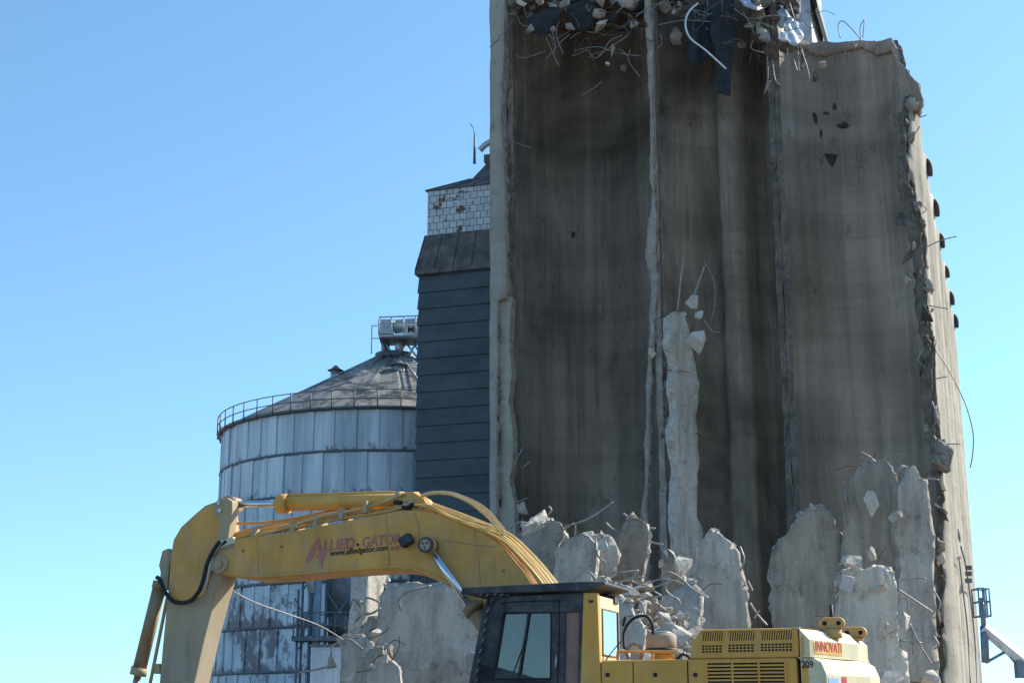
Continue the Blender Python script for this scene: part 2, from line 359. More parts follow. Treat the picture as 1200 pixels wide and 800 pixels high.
def sheet(bm, poly, mapf, th, step, amp=.1, jstep=None, seed=0., rough=.05, keep=lambda p: False, mats=(0, 1), rimj=None, backmat=0):
    """a ragged plate: poly (a,b) in metres; mapf(a,b,w) -> 3D, w depth behind the face"""
    P = jag(poly, jstep or step, amp, seed, keep)
    n = len(P); xs = [p[0] for p in P]; ys = [p[1] for p in P]
    pts = [Vector(p) for p in P]
    y = min(ys) + step * .5; rnd = random.Random(int(seed * 1000) + 3)
    while y < max(ys):
        x = min(xs) + step * .5
        while x < max(xs):
            q = (x + rnd.uniform(-.25, .25) * step, y + rnd.uniform(-.25, .25) * step)
            if inside(q, P): pts.append(Vector(q))
            x += step
        y += step
    r = geometry.delaunay_2d_cdt(pts, [(i, (i + 1) % n) for i in range(n)], [], 1, 1e-5)
    V, F, orig = r[0], r[2], r[3]
    idx = {}
    for i, o_ in enumerate(orig):
        for q in o_:
            if q < n: idx[q] = i
    F = [f for f in F if inside((sum(V[i].x for i in f) / 3, sum(V[i].y for i in f) / 3), P)]
    if rimj is None: rimj = min(th * .35, .12)
    def nz(p, s_): return noise.fractal(Vector((p.x * .8, p.y * .8, seed + s_)), 1.0, 2.1, 4) * rough
    fr_ = [bm.verts.new(mapf(v.x, v.y, nz(v, 0))) for v in V]
    bk = [bm.verts.new(mapf(v.x, v.y, th + nz(v, 30))) for v in V]
    for f in F:
        a = bm.faces.new([fr_[i] for i in f]); a.material_index = mats[0]; a.smooth = True
        a = bm.faces.new([bk[i] for i in reversed(f)]); a.material_index = backmat; a.smooth = True
    cx, cy = sum(xs) / n, sum(ys) / n
    rings = [[fr_[idx[i]] for i in range(n)]]
    for j, w in enumerate((.33, .66)):
        ring = []
        for i in range(n):
            p = Vector(P[i]); t_ = (Vector(P[(i + 1) % n]) - Vector(P[i - 1]))
            nr = Vector((-t_.y, t_.x)); nr = nr.normalized() if nr.length > 1e-6 else Vector((0, 0))
            kk = 0 if keep(p) else rimj * (noise.noise(Vector((p.x * 4, p.y * 4, seed + j * 7))) * 1.2 + rnd.uniform(-.35, .35))
            q = p + nr * kk
            ring.append(bm.verts.new(mapf(q.x, q.y, th * w)))
        rings.append(ring)
    rings.append([bk[idx[i]] for i in range(n)])
    for j in range(3):
        for i in range(n):
            k2 = (i + 1) % n
            try: f = bm.faces.new((rings[j][i], rings[j][k2], rings[j + 1][k2], rings[j + 1][i])); f.material_index = mats[1]
            except ValueError: pass
def plane_map(D, cpx, cpy, yaw=0, lean=0, curv=0.):
    """a standing plane through the point seen at (cpx,cpy) at ground distance D; yaw turns its face to the right, lean tips its top back"""
    p0 = at(cpx, cpy, D); a = Vector((math.cos(yaw), math.sin(yaw), 0)); nn = Vector((math.sin(yaw), -math.cos(yaw), 0))
    b = (Vector((0, 0, 1)) * math.cos(lean) - nn * math.sin(lean)); nn = a.cross(b)
    cam0 = Vector((0, 0, CH))
    def to2(px, py):
        r = ray(px, py); k_ = (p0 - cam0).dot(nn) / r.dot(nn); q = cam0 + r * k_ - p0
        return (q.dot(a), q.dot(b))
    def mp(x, y, w): return p0 + a * x + b * y - nn * (w + curv * x * x)
    return to2, mp, nn
def slab(name, label, pts, D, th=.3, yaw=0, lean=0, mats=('slab', 'broken'), amp=.11, step=.35, curv=0., cat='concrete slab', parent=None, rough=.04, group=None, bars=()):
    cx = sum(p[0] for p in pts) / len(pts); cy = sum(p[1] for p in pts) / len(pts)
    to2, mp, nn = plane_map(D, cx, cy, yaw, lean, curv)
    bm = bmesh.new()
    sheet(bm, [to2(*p) for p in pts], mp, th, step, amp, .16, seed=D + cx * .01, rough=rough)
    o = mk(name, bm, mats, parent)
    for b in bars:
        rebar([at(px, py, D + d) for px, py, d in b], .035, o)
    if not parent:
        r3 = random.Random(int(cx * 31 + cy)); yb = cy + 10; ed = [(a, b) for a, b in zip(pts, pts[1:] + pts[:1]) if (a[1] + b[1]) / 2 < yb]
        for i in range(8):
            a, b = r3.choice(ed); f = r3.random(); q = to2(a[0] + (b[0] - a[0]) * f, a[1] + (b[1] - a[1]) * f); c3 = mp(q[0], q[1], th * r3.uniform(0, .8)); w_ = r3.choice((.06, .09, .12, .18)) * (1.3 if D > 55 else 1)
            if i < 5:
                b3 = bmesh.new(); rock(b3, c3, (w_ * 1.3, w_, w_), i * 7 + int(cx), None, 2, .1, 9); mk('clinging_lump', b3, mats[1], o)
            else:
                d3 = Vector((r3.uniform(-1, 1), r3.uniform(-.6, .1), r3.uniform(-.3, 1))).normalized(); d4 = (d3 + Vector((r3.uniform(-.8, .8), 0, r3.uniform(-1.2, .2)))).normalized(); ln = r3.uniform(.15, .4) * (1.4 if D > 55 else 1)
                b3 = bmesh.new(); tube(b3, smoothline([c3 - d3 * .1, c3 + d3 * ln, c3 + d3 * ln + d4 * ln], 4), .014 if D < 55 else .02, 5); mk('rebar', b3, 'rust', o)
        tag(o, label, cat, group); recentre(o)
    return o
def rebar(pts, r, parent, mat='rebar', name='rebar'):
    bm = bmesh.new(); tube(bm, smoothline(pts, 6), r, 6); return mk(name, bm, mat, parent)
def rock(bm, c, size, seed, rot=None, sub=2, rough=.16, sharp=13):
    rn = random.Random(seed); t = bmesh.new()
    for _ in range(sharp):
        v = Vector((rn.gauss(0, 1), rn.gauss(0, 1), rn.gauss(0, 1))).normalized() * rn.uniform(.82, 1.05)
        t.verts.new(v)
    r = bmesh.ops.convex_hull(t, input=t.verts[:])
    bmesh.ops.delete(t, geom=list({g for g in list(r['geom_interior']) + list(r['geom_unused']) if isinstance(g, bmesh.types.BMVert)}), context='VERTS')
    bmesh.ops.bevel(t, geom=t.edges[:], offset=.03, segments=1, affect='EDGES')
    bmesh.ops.triangulate(t, faces=t.faces[:])
    bmesh.ops.subdivide_edges(t, edges=[e for e in t.edges if e.calc_length() > .3], cuts=sub, use_grid_fill=True)
    bmesh.ops.triangulate(t, faces=t.faces[:])
    rot = rot or Matrix.Rotation(rn.uniform(0, 6.3), 3, 'Z') @ Matrix.Rotation(rn.uniform(-.5, .5), 3, 'X')
    for v in t.verts:
        p = v.co.copy(); p += p.normalized() * rough * (noise.noise(p * 2.2 + Vector((seed, 0, 0))) + .5 * noise.noise(p * 5.5 + Vector((seed, 3, 0))))
        p = Vector((p.x * size[0], p.y * size[1], p.z * size[2])); v.co = rot @ p + c
    mp = {}
    for v in t.verts: mp[v] = bm.verts.new(v.co)
    for f in t.faces:
        try: bm.faces.new([mp[v] for v in f.verts])
        except ValueError: pass
    t.free()
def chunk(name, label, px, py, D, sx, sz, seed, mat='chunk', sy=None, cat='concrete chunk', group=None, tilt=0, bars=(), parent=None, rough=.085, sharp=11):
    c = at(px, py, D); s_ = D * 1.02 / FPX
    bm = bmesh.new(); rock(bm, Vector((0, 0, 0)), (sx * s_, (sy or (sx + sz) / 2) * s_, sz * s_), seed, Matrix.Rotation(tilt, 3, 'Y'), 2, rough, sharp)
    o = mk(name, bm, mat, parent, loc=c)
    if not parent: tag(o, label, cat, group)
    for b in bars:
        bb = bmesh.new(); tube(bb, smoothline([at(x, y, D + d) - c for x, y, d in b], 6), .03, 6); mk('rebar', bb, 'rebar', o)
    return o
def text(body, name, mat, parent, mtx, size, shear=0, extrude=.004, bold=0):
    cu = bpy.data.curves.new(name, 'FONT'); cu.body = body; cu.size = size; cu.shear = shear; cu.extrude = extrude; cu.offset = bold
    ob = bpy.data.objects.new('tmp', cu); S.collection.objects.link(ob)
    dg = bpy.context.evaluated_depsgraph_get(); me = bpy.data.meshes.new_from_object(ob.evaluated_get(dg))
    bpy.data.objects.remove(ob); me.transform(mtx); me.materials.clear(); me.materials.append(M[mat]); me.name = name
    return link(bpy.data.objects.new(name, me), parent)

# ------------------------------------------------------------------ ground
bm = bmesh.new()
g = 40; ext = [-6000, -1500, -400] + [-150 + 10 * i for i in range(31)] + [400, 1500, 6000]
vs = [[bm.verts.new((x, y + 100, noise.fractal(Vector((x * .03, y * .03, 1)), 1, 2, 3) * .12 if abs(x) < 149 and abs(y) < 149 else 0)) for x in ext] for y in ext]
for i in range(len(ext) - 1):
    for j in range(len(ext) - 1): bm.faces.new((vs[i][j], vs[i][j + 1], vs[i + 1][j + 1], vs[i + 1][j]))
tag(mk('ground', bm, 'ground', smooth=True), 'bare gravel yard', None, None, 'structure')

# ------------------------------------------------------------------ broken concrete silo block, local frame: s along front, t back
AL = R(18.6); E_ = Vector((math.cos(AL), -math.sin(AL), 0)); N_ = Vector((math.sin(AL), math.cos(AL), 0)); O_ = Vector((-1.09, 72.8, 0))
def st(px, py, t):
    r = ray(px, py); k_ = (t + O_.dot(N_)) / r.dot(N_); q = r * k_ - O_
    return q.dot(E_), CH + k_ * r.z
SB = empty('ruined_grain_silo', O_, -AL)
tag(SB, 'tall broken open concrete grain silo block with torn front wall', 'grain silo')
class Plan:
    def __init__(s, pts, n=8):
        P = [p.xy.to_3d() for p in smoothline([(a, b, 0) for a, b in pts], n)]
        s.p = P; s.u = [0]
        for i in range(1, len(P)): s.u.append(s.u[-1] + (P[i] - P[i - 1]).length)
    def at(s, u):
        u = max(0, min(s.u[-1], u)); i = 0
        lo, hi = 0, len(s.u) - 1
        while hi - lo > 1:
            m = (lo + hi) // 2
            if s.u[m] <= u: lo = m
            else: hi = m
        f = (u - s.u[lo]) / max(1e-9, s.u[lo + 1] - s.u[lo])
        def nrm(i):
            a = s.p[max(i - 1, 0)]; b = s.p[min(i + 1, len(s.p) - 1)]; d = (b - a).normalized(); return Vector((-d.y, d.x, 0))
        return s.p[lo].lerp(s.p[lo + 1], f), nrm(lo).lerp(nrm(lo + 1), f)
    def mapf(s):
        def m(u, z, w):
            p, nn = s.at(u); return p + nn * w + Vector((0, 0, z))
        return m
    def hit(s, px, py, last=False):
        r = ray(px, py); c = Vector((0, 0, 0)) - O_; cs, ct = c.dot(E_), c.dot(N_); rs, rt = r.dot(E_), r.dot(N_); res = []
        for i in range(len(s.p) - 1):
            a, b = s.p[i], s.p[i + 1]; dx, dy = b.x - a.x, b.y - a.y
            det = rs * (-dy) + dx * rt
            if abs(det) < 1e-9: continue
            ex, ey = a.x - cs, a.y - ct
            k_ = (ex * (-dy) + dx * ey) / det; f = (rs * ey - rt * ex) / det
            if 0 <= f <= 1 and k_ > 0: res.append((k_, s.u[i] + f * (s.u[i + 1] - s.u[i])))
        if not res: return None
        res.sort(); k_, u = res[-1] if last else res[0]
        return u, CH + k_ * r.z
def arc(cx, cy, r, a0, a1, n=12, rt=None):
    return [(cx + r * math.cos(R(a0 + (a1 - a0) * i / n)), cy + (rt or r) * math.sin(R(a0 + (a1 - a0) * i / n))) for i in range(n + 1)]
ZT = 43.0
keep_low = lambda p: p.y < .5
# left silo shell (inside seen), walking left to right so w>0 is outward (behind)
PL = Plan(arc(4.62, 1.7, 3.92, 184, -14, 16, 4.4))
L = PL.u[-1]
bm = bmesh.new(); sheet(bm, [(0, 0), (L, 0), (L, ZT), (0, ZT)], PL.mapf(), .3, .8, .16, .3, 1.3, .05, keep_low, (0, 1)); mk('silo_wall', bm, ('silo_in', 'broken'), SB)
# middle
PM = Plan([(8.85, .7), (9.1, 1.6), (9.6, 2.4), (10.3, 3.0), (11.0, 3.3), (11.35, 3.0), (11.55, 2.4), (12.1, 1.9), (12.6, 2.0), (12.95, 2.6), (13.3, 3.3), (13.75, 3.5), (14.2, 3.1), (14.5, 2.2), (14.75, 1.2)], 6)
L = PM.u[-1]
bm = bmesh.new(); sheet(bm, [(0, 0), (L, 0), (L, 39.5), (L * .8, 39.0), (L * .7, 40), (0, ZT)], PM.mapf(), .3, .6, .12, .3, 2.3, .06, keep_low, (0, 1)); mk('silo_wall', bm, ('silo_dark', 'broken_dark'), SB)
# right silo shell
PR = Plan(arc(18.05, 1.5, 3.35, 184, -52, 20, 3.9))
L = PR.u[-1]
def hr(px, py, last=False):
    q = PR.hit(px, py, last); return q
edge = [(1058, 128), (1057, 200), (1066, 240), (1075, 262), (1077, 300), (1080, 340), (1083, 385), (1088, 440), (1092, 500), (1098, 540), (1096, 600), (1097, 700), (1099, 800)]
eu = [hr(px, py) for px, py in edge]; eu = [q for q in eu if q]
top = [hr(px, py, True) for px, py in ((1056, 92), (1055, 74), (1052, 58), (1046, 46), (1030, 51), (1010, 49), (985, 52), (960, 51), (930, 50))]
top = [q for q in top if q]
print('right shell', L, eu[:3], eu[-2:], top)
rt = [(u, z) for u, z in eu][::-1]
cap = [(eu[0][0] - .15, eu[0][1] + .5), (eu[0][0] - .5, eu[0][1] + .9)]
poly = [(0, 0), (rt[0][0], 0)] + rt + cap + [q for q in top if q[0] < L * .93] + [(0, top[-1][1] + .3)]
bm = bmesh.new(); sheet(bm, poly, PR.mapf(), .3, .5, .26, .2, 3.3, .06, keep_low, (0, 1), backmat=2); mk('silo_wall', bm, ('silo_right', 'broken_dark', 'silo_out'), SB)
bwire_later = []
# ragged standing edges between the cells and the flat end wall
def sslab(name, pts, t, th, mats, amp=.07, step=.4, rough=.05):
    po = [st(px, py, t) for px, py in pts]
    bm = bmesh.new(); sheet(bm, po, lambda a, b, w: Vector((a, t + w, b)), th, step, amp, .18, t + pts[0][0] * .013, rough); return mk(name, bm, mats, SB)
sslab('end_wall', [(574, -90), (592, -90), (591, 20), (591, 60), (588, 100), (587, 140), (590, 180), (592, 230), (593, 340), (592, 349), (583, 352), (582, 500), (583, 930), (574, 930)], 0, .9, ('pilaster', 'broken'), .025)
sslab('broken_edge', [(584, 345), (600, 348), (597, 400), (600, 440), (596, 470), (602, 520), (597, 560), (603, 590), (604, 930), (584, 930)], .35, .7, ('pilaster', 'broken'), .09)
sslab('broken_edge', [(589, 160), (595, 168), (597, 250), (600, 350), (588, 350)], .5, .5, ('silo_dark', 'broken_dark'), .05)
bm = bmesh.new(); box(bm, -.1, .28, .95, 7.0, 0, ZT); mk('end_wall', bm, 'pilaster', SB, bevel=.03)
sslab('broken_edge', [(754, -80), (762, -80), (763, 0), (765, 100), (766, 200), (769, 262), (770, 350), (766, 400), (762, 470), (761, 540), (758, 590), (762, 700), (760, 930), (752, 930), (751, 600), (756, 540), (757, 450), (762, 390), (763, 340), (756, 300), (759, 262), (763, 250), (762, 120), (757, 40)], .45, .5, ('broken', 'broken'), .06, .25, .12)
# dark recess and lumps along right torn edge
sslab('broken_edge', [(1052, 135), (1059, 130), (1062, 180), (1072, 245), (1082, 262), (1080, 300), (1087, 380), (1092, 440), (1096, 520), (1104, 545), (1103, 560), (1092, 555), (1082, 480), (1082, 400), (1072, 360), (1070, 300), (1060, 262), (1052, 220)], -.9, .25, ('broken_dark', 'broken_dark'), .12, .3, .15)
for i, (px, py, sx, sz) in enumerate([(1068, 160, 5, 10), (1062, 190, 4, 14), (1066, 225, 5, 9), (1074, 243, 6, 7), (1080, 265, 6, 9), (1079, 318, 5, 12), (1090, 335, 5, 10), (1084, 398, 5, 7), (1090, 445, 4, 9), (1096, 485, 5, 14), (1104, 530, 9, 12), (1088, 512, 5, 8), (1066, 120, 10, 12), (1058, 252, 11, 10), (1068, 292, 12, 20), (1062, 318, 9, 14), (1074, 345, 9, 16), (1080, 430, 8, 18), (1088, 500, 8, 16)]):
    s_, z_ = st(px, py, -1.0); kk = 70 / FPX
    bm = bmesh.new(); rock(bm, Vector((s_, -.95 if i < 12 else -.6, z_)), (sx * kk, .3, sz * kk), i + 50, Matrix.Rotation(.2 * (i % 3 - 1), 3, 'Y'), 2, .35, 10); mk('broken_edge', bm, 'broken_dark' if i % 3 else 'broken', SB)
rl_ = random.Random(5)
def edge_x(py):
    for a, b in zip(edge, edge[1:]):
        if a[1] <= py <= b[1]: return a[0] + (b[0] - a[0]) * (py - a[1]) / (b[1] - a[1])
    return edge[-1][0]
for i in range(44):
    py = rl_.uniform(132, 770); px = edge_x(py) + rl_.gauss(2, 4); s_, z_ = st(px, py, -.9); kk = 68 / FPX; w_ = rl_.choice((2, 3, 3, 4, 6, 8))
    bm = bmesh.new(); rock(bm, Vector((s_, -.85 + rl_.uniform(-.2, .3), z_)), (w_ * kk, .25 + .02 * w_, w_ * kk * rl_.uniform(.8, 2.4)), i + 950, Matrix.Rotation(rl_.uniform(-.5, .5), 3, 'Y'), 2, .3, 8); mk('broken_edge', bm, rl_.choice(('broken_dark', 'spall', 'broken_dark', 'broken')), SB)
    if i % 3 == 0: bwire_later.append(([(px, py), (px + rl_.uniform(-8, 8), py + rl_.uniform(2, 9)), (px + rl_.uniform(-9, 9), py + rl_.uniform(8, 20))], -1.25))
# top right corner lump (silo crown corner)
sslab('broken_edge', [(1053, 72), (1058, 76), (1066, 88), (1076, 98), (1082, 118), (1078, 134), (1068, 125), (1062, 138), (1052, 132), (1055, 110), (1050, 92)], .0, .45, ('silo_right', 'broken'), .10, .3, .12)
# rim lip on the back of the right silo
tp = sorted([q for q in top if q[0] < L * .8]); tp = [(L * .06, tp[0][1] + .2)] + tp
bm = bmesh.new(); sheet(bm, [(u, z - .55 - .25 * math.sin(u * 1.7)) for u, z in tp][::-1] + [(u, z + .03) for u, z in tp], lambda a, b, w: PR.mapf()(a, b, w - .2), .18, .4, .09, .2, 6.1, .05); mk('rim', bm, ('silo_right', 'broken'), SB)
# spalled patches on right silo's inner face
for i, (px, py, sx, sz) in enumerate([(974, 188, 7, 8), (955, 138, 3, 9), (988, 148, 8, 5), (978, 126, 3, 6), (962, 156, 2, 6), (968, 133, 4, 2), (672, 275, 3, 5)]):
    pl = PR if px > 900 else PL
    q = pl.hit(px, py, True); p, nn = pl.at(q[0]); kk = 75 / FPX
    a = Vector((nn.y, -nn.x, 0)); poly = []
    for j in range(9):
        t_ = j / 9 * 6.283; rr = random.uniform(.6, 1.15); poly.append((math.cos(t_) * sx * kk * rr, math.sin(t_) * sz * kk * rr))
    if i == 0: poly = [(-8 * kk, 8 * kk), (8 * kk, 7 * kk), (5 * kk, -1 * kk), (1 * kk, -9 * kk), (-4 * kk, -2 * kk)]
    bm = bmesh.new(); c0 = p + Vector((0, 0, q[1])) - nn * .05
    sheet(bm, poly, lambda x, y, w, c0=c0, a=a, nn=nn: c0 + a * x + Vector((0, 0, y)) + nn * w, .06, .3, .04, .12, i, .01); mk('spalled_patch', bm, ('spall', 'spall'), SB)
# row of silos running back on the right
RZ = 33.6
for kx in range(1, 8):
    tc = 1.6 + 7.35 * kx; r = 3.5; n = 40
    bm = bmesh.new()
    ring = [bm.verts.new((17.9 + r * math.cos(6.2832 * i / n), tc + r * math.sin(6.2832 * i / n), 0)) for i in range(n)]
    levels = [0] + [RZ * j / 14 for j in range(1, 15)]
    prev = ring
    for z in levels[1:]:
        cur = [bm.verts.new((v.co.x, v.co.y, z)) for v in prev]
        for i in range(n):
            f = bm.faces.new((prev[i], prev[(i + 1) % n], cur[(i + 1) % n], cur[i])); f.smooth = True
        prev = cur
    bm.faces.new(prev)
    so = mk('silo', bm, 'silo_out', SB, recalc=True)
    if kx >= 2:   # curved vent hood near the top edge
        bm = bmesh.new(); rr = .4; base = Vector((17.9 + r - .05, tc - .2, RZ - .75))
        seg = 8
        base.z += random.uniform(-.12, .12); hr2 = random.uniform(.8, 1.2)
        tube(bm, [base + hr2 * Vector((.16 * math.sin(a_), 0, .5 * math.cos(a_) - .1)) for a_ in [R(-10 + 18 * j) for j in range(9)]], .19, 10)
        bmesh.ops.scale(bm, vec=(1, 1.25, 1), space=Matrix.Translation(-base), verts=bm.verts[:])
        mk('vent_hood', bm, 'hood', so)
bm = bmesh.new(); box(bm, 14.6, 17.6, 8, 52, 0, RZ - .1); mk('rear_wall', bm, 'silo_out', SB)
bm = bmesh.new(); box(bm, 14.5, 21.2, 6.5, 56, RZ + .02, RZ + .45); mk('roof_slab', bm, 'silo_out', SB, bevel=.05)
bm = bmesh.new(); box(bm, .6, 14.2, 7.3, 7.8, 0, 41); mk('rear_wall', bm, 'silo_dark', SB)
# broken upper floor slab over the cells
def fmap(a, b, w): return Vector((a, b, 39.6 + w + .12 * noise.noise(Vector((a, b, 0)))))
bm = bmesh.new(); sheet(bm, [(.5, 1.2), (3, .6), (5, 2.0), (7.5, .9), (9.5, 2.4), (12, 1.2), (13.8, 2.6), (14.4, 4), (14.4, 7.3), (.5, 7.3)], fmap, .35, .6, .25, .25, 8, .05); mk('floor_slab', bm, ('silo_dark', 'broken'), SB)
# thin hanging wires / reinforcement of the block
def bwire(pts, t, r=.028, mat='rebar'):
    P = [];
    for px, py in pts:
        s_, z_ = st(px, py, t); P.append((s_, t, z_))
    bm = bmesh.new(); tube(bm, smoothline(P, 5), r, 5); mk('hanging_wire', bm, mat, SB)
for pts, t in [([(985, 45), (982, 30), (988, 25), (1000, 36), (1008, 46)], 4.6), ([(1009, 50), (1008, 32), (1013, 23)], 4.5), ([(1013, 24), (1011, 44)], 4.5), ([(1003, 52), (998, 75), (990, 90)], 4.4), ([(1000, 50), (990, 62), (988, 80)], 4.4),
               ([(1085, 290), (1102, 282), (1121, 277)], -1.0), ([(1077, 138), (1086, 135)], -.5), ([(1078, 148), (1070, 160)], -1), ([(1096, 410), (1110, 430), (1130, 470), (1140, 505), (1140, 530), (1137, 548)], -1.2), ([(1095, 444), (1110, 441)], -1.1), ([(1088, 358), (1112, 362)], -1.2), ([(1105, 520), (1126, 520)], -1.1),
               ([(598, 60), (612, 68), (640, 60)], 1.0), ([(586, 158), (606, 168), (622, 173)], 1.0), ([(602, 545), (613, 524)], .2), ([(612, 548), (622, 540)], .2), ([(606, 588), (619, 583)], .2),
               ([(682, 112), (695, 104), (705, 96)], 2.0), ([(700, 66), (718, 54), (738, 40)], .6), ([(640, 70), (655, 52), (668, 40)], .6), ([(650, 62), (650, 48), (645, 30)], .6), ([(660, 64), (652, 40), (655, 25)], .6), ([(672, 60), (700, 55), (722, 62), (752, 66)], .8), ([(670, 66), (690, 58)], .8), ([(735, 66), (725, 58), (700, 62), (690, 68)], .8),
               ([(690, 60), (696, 68), (705, 64), (715, 48), (729, 42)], .6), ([(602, 10), (612, 30), (628, 28)], .6), ([(613, 5), (620, 22), (640, 12)], .6), ([(595, 30), (603, 20), (610, 8)], .6), ([(770, 30), (800, 24), (835, 26)], .8), ([(765, 60), (775, 52), (774, 40)], .8), ([(640, 44), (655, 78)], .5), ([(712, 30), (722, 16), (734, 5)], .4), ([(745, 20), (765, 6), (790, 3)], .4), ([(760, 12), (764, 25)], .4),
               ([(899, 66), (900, 90), (896, 110), (902, 95)], .4), ([(905, 70), (908, 92), (914, 100)], .4), ([(935, 60), (936, 85), (930, 70)], .4), ([(938, 55), (948, 88), (944, 100)], .6), ([(870, 12), (884, 40), (880, 56), (895, 62)], .3), ([(860, 10), (880, 22), (905, 18), (930, 22)], .2), ([(925, 3), (933, 24), (942, 16)], .2), ([(985, 66), (996, 90), (1000, 78)], 3.8), ([(940, 66), (950, 80), (948, 92)], 3.8),
               ([(760, 403), (768, 415), (774, 412)], .3), ([(771, 424), (781, 425)], .2), ([(768, 466), (778, 455), (779, 446)], .1), ([(824, 304), (837, 330), (837, 360), (833, 375)], 2.2), ([(825, 375), (835, 388), (844, 389)], -.6),
               ([(775, 475), (779, 485)], -.4), ([(774, 490), (784, 494)], -.4), ([(772, 575), (782, 574)], -.4), ([(1080, 410), (1076, 422), (1084, 430)], -1.2), ([(1092, 470), (1098, 490), (1092, 500)], -1.2), ([(1094, 510), (1100, 520), (1094, 530)], -1.2)]:
    bwire(pts, t)
rt_ = random.Random(21)
def kinked(x, y, n_, ln, t):
    P = [(x, y)]; a_ = rt_.uniform(0, 6.28)
    for _ in range(n_): a_ += rt_.uniform(-.8, .8); P.append((P[-1][0] + math.cos(a_) * ln, P[-1][1] + abs(math.sin(a_)) * ln * rt_.choice((1, 1, -.6))))
    return P
for i in range(95):
    if i < 50: x, y = rt_.uniform(600, 760), rt_.gauss(22, 22)
    elif i < 75: x, y = rt_.uniform(765, 865), rt_.gauss(5, 16)
    else: x, y = rt_.uniform(868, 945), rt_.gauss(30, 24)
    t_ = rt_.uniform(-.1, 1.0)
    bwire([p for p in kinked(x, max(-12, y), rt_.choice((2, 3, 3, 4)), rt_.uniform(6, 16), t_)], t_, rt_.uniform(.013, .024), rt_.choice(('rebar', 'rust', 'rust', 'rust', 'grey_steel')))
for i in range(46):   # torn crumbs of floor slab still held by the bars
    if i < 26: x, y = rt_.uniform(598, 758), rt_.gauss(2, 14)
    elif i < 34: x, y = rt_.uniform(768, 806), rt_.gauss(2, 12)
    else: x, y = rt_.uniform(866, 935), rt_.gauss(22, 20)
    s_, z_ = st(x, max(-14, y), .5); kk = 72 / FPX * rt_.choice((3, 4, 5, 7, 9, 12))
    bm = bmesh.new(); rock(bm, Vector((s_, rt_.uniform(.1, 1.2), z_)), (kk * rt_.uniform(.8, 1.5), kk, kk * rt_.uniform(.5, 1.1)), 600 + i, None, 2, .1, 9); mk('slab_crumb', bm, rt_.choice(('broken', 'broken_dark', 'broken_dark', 'spall')), SB)
for pts, t in bwire_later: bwire(pts, t, .02, 'rust')
for i in range(54):   # larger torn plates of the floor slab and roof deck
    if i < 30: x, y = rt_.uniform(600, 758), min(46, abs(rt_.gauss(0, 17)))
    elif i < 38: x, y = rt_.uniform(768, 830), min(30, abs(rt_.gauss(0, 12)))
    else: x, y = rt_.uniform(866, 938), min(62, abs(rt_.gauss(14, 20)))
    s_, z_ = st(x, y - 6, .5); kk = 72 / FPX; w_ = rt_.uniform(5, 12) * kk; h_ = rt_.uniform(3, 9) * kk
    rot = Matrix.Rotation(rt_.uniform(-1, 1), 3, 'Y') @ Matrix.Rotation(rt_.uniform(-.7, .7), 3, 'X') @ Matrix.Rotation(rt_.uniform(-.8, .8), 3, 'Z')
    pl4 = []; nn_ = rt_.choice((4, 5, 6))
    for j in range(nn_): a_ = 6.283 * j / nn_ + rt_.uniform(-.3, .3); pl4.append((math.cos(a_) * w_ * rt_.uniform(.7, 1.2), math.sin(a_) * h_ * rt_.uniform(.7, 1.3)))
    c4 = Vector((s_, rt_.uniform(.0, 2.2), z_)); metal_ = i % 3 == 0
    bm = bmesh.new(); sheet(bm, pl4, lambda a, b, w, c4=c4, rot=rot: c4 + rot @ Vector((a, w, b)), .03 if metal_ else .2, .3, .05, .12, i + .3, .03, rimj=.01 if metal_ else None)
    m4 = rt_.choice(('black_sheet', 'dark_sheet', 'galv')) if metal_ else rt_.choice(('silo_dark', 'broken', 'broken_dark'))
    mk('torn_plate', bm, (m4, m4 if metal_ else rt_.choice(('broken', 'chunk', 'broken_dark'))), SB)
# caged ladder and conduit on the silo flank
LF = empty('service_ladder', (0, 0, 0), 0, SB)
bpy.data.objects.remove(LF)
def flank(px, py):  # point on plane just outside the row, s = 21.5
    r = ray(px, py); k_ = (21.55 + O_.dot(E_)) / r.dot(E_); q = r * k_ - O_; return Vector((21.55, q.dot(N_), CH + k_ * r.z))
bm = bmesh.new(); A, B_ = flank(1123, 620), flank(1130, 648)
A2, B2 = A + Vector((0, 1.3, 0)), B_ + Vector((0, 1.3, 0))
B_ = Vector((A.x, A.y, B_.z)); B2 = Vector((A2.x, A2.y, B2.z))
tube(bm, [A, B_], .05, 5); tube(bm, [A2, B2], .05, 5)
for i in range(9): tube(bm, [A.lerp(B_, i / 8), A2.lerp(B2, i / 8)], .04, 5)
mk('ladder', bm, 'grey_steel', SB)
bm = bmesh.new(); tube(bm, smoothline([flank(1126, 640), flank(1131, 660), flank(1137, 700), flank(1143, 760), flank(1147, 850)], 5), .05, 5)
tube(bm, smoothline([flank(1124, 655), flank(1128, 690), flank(1134, 740), flank(1137, 800)], 5), .04, 5)
mk('cable', bm, 'grey_steel', SB)
for py in (665, 672, 680):
    q = flank(1131, py); bm = bmesh.new(); box(bm, q.x, q.x + .4, q.y - .25, q.y + .25, q.z - .12, q.z + .12); mk('junction_box', bm, 'grey_steel', SB, bevel=.02)
# white head house with dark roof on the deck
bm = bmesh.new()
s0, z0 = st(938, 50, 8.0); s1, z1 = st(952, 50, 8.0)
box(bm, 7.5, s1, 8, 14, 33.2, 45); mk('head_house', bm, 'white_sheet', SB)
bm = bmesh.new(); sr, zr_ = st(955, 22, 7.9); prism(bm, [(s1 - .3, zr_ + 3.2), (sr + .1, zr_ + .2), (sr + .25, zr_ + .45), (s1 - .1, zr_ + 4)], 7.3, 14.5); mk('head_house_roof', bm, 'black_sheet', SB)

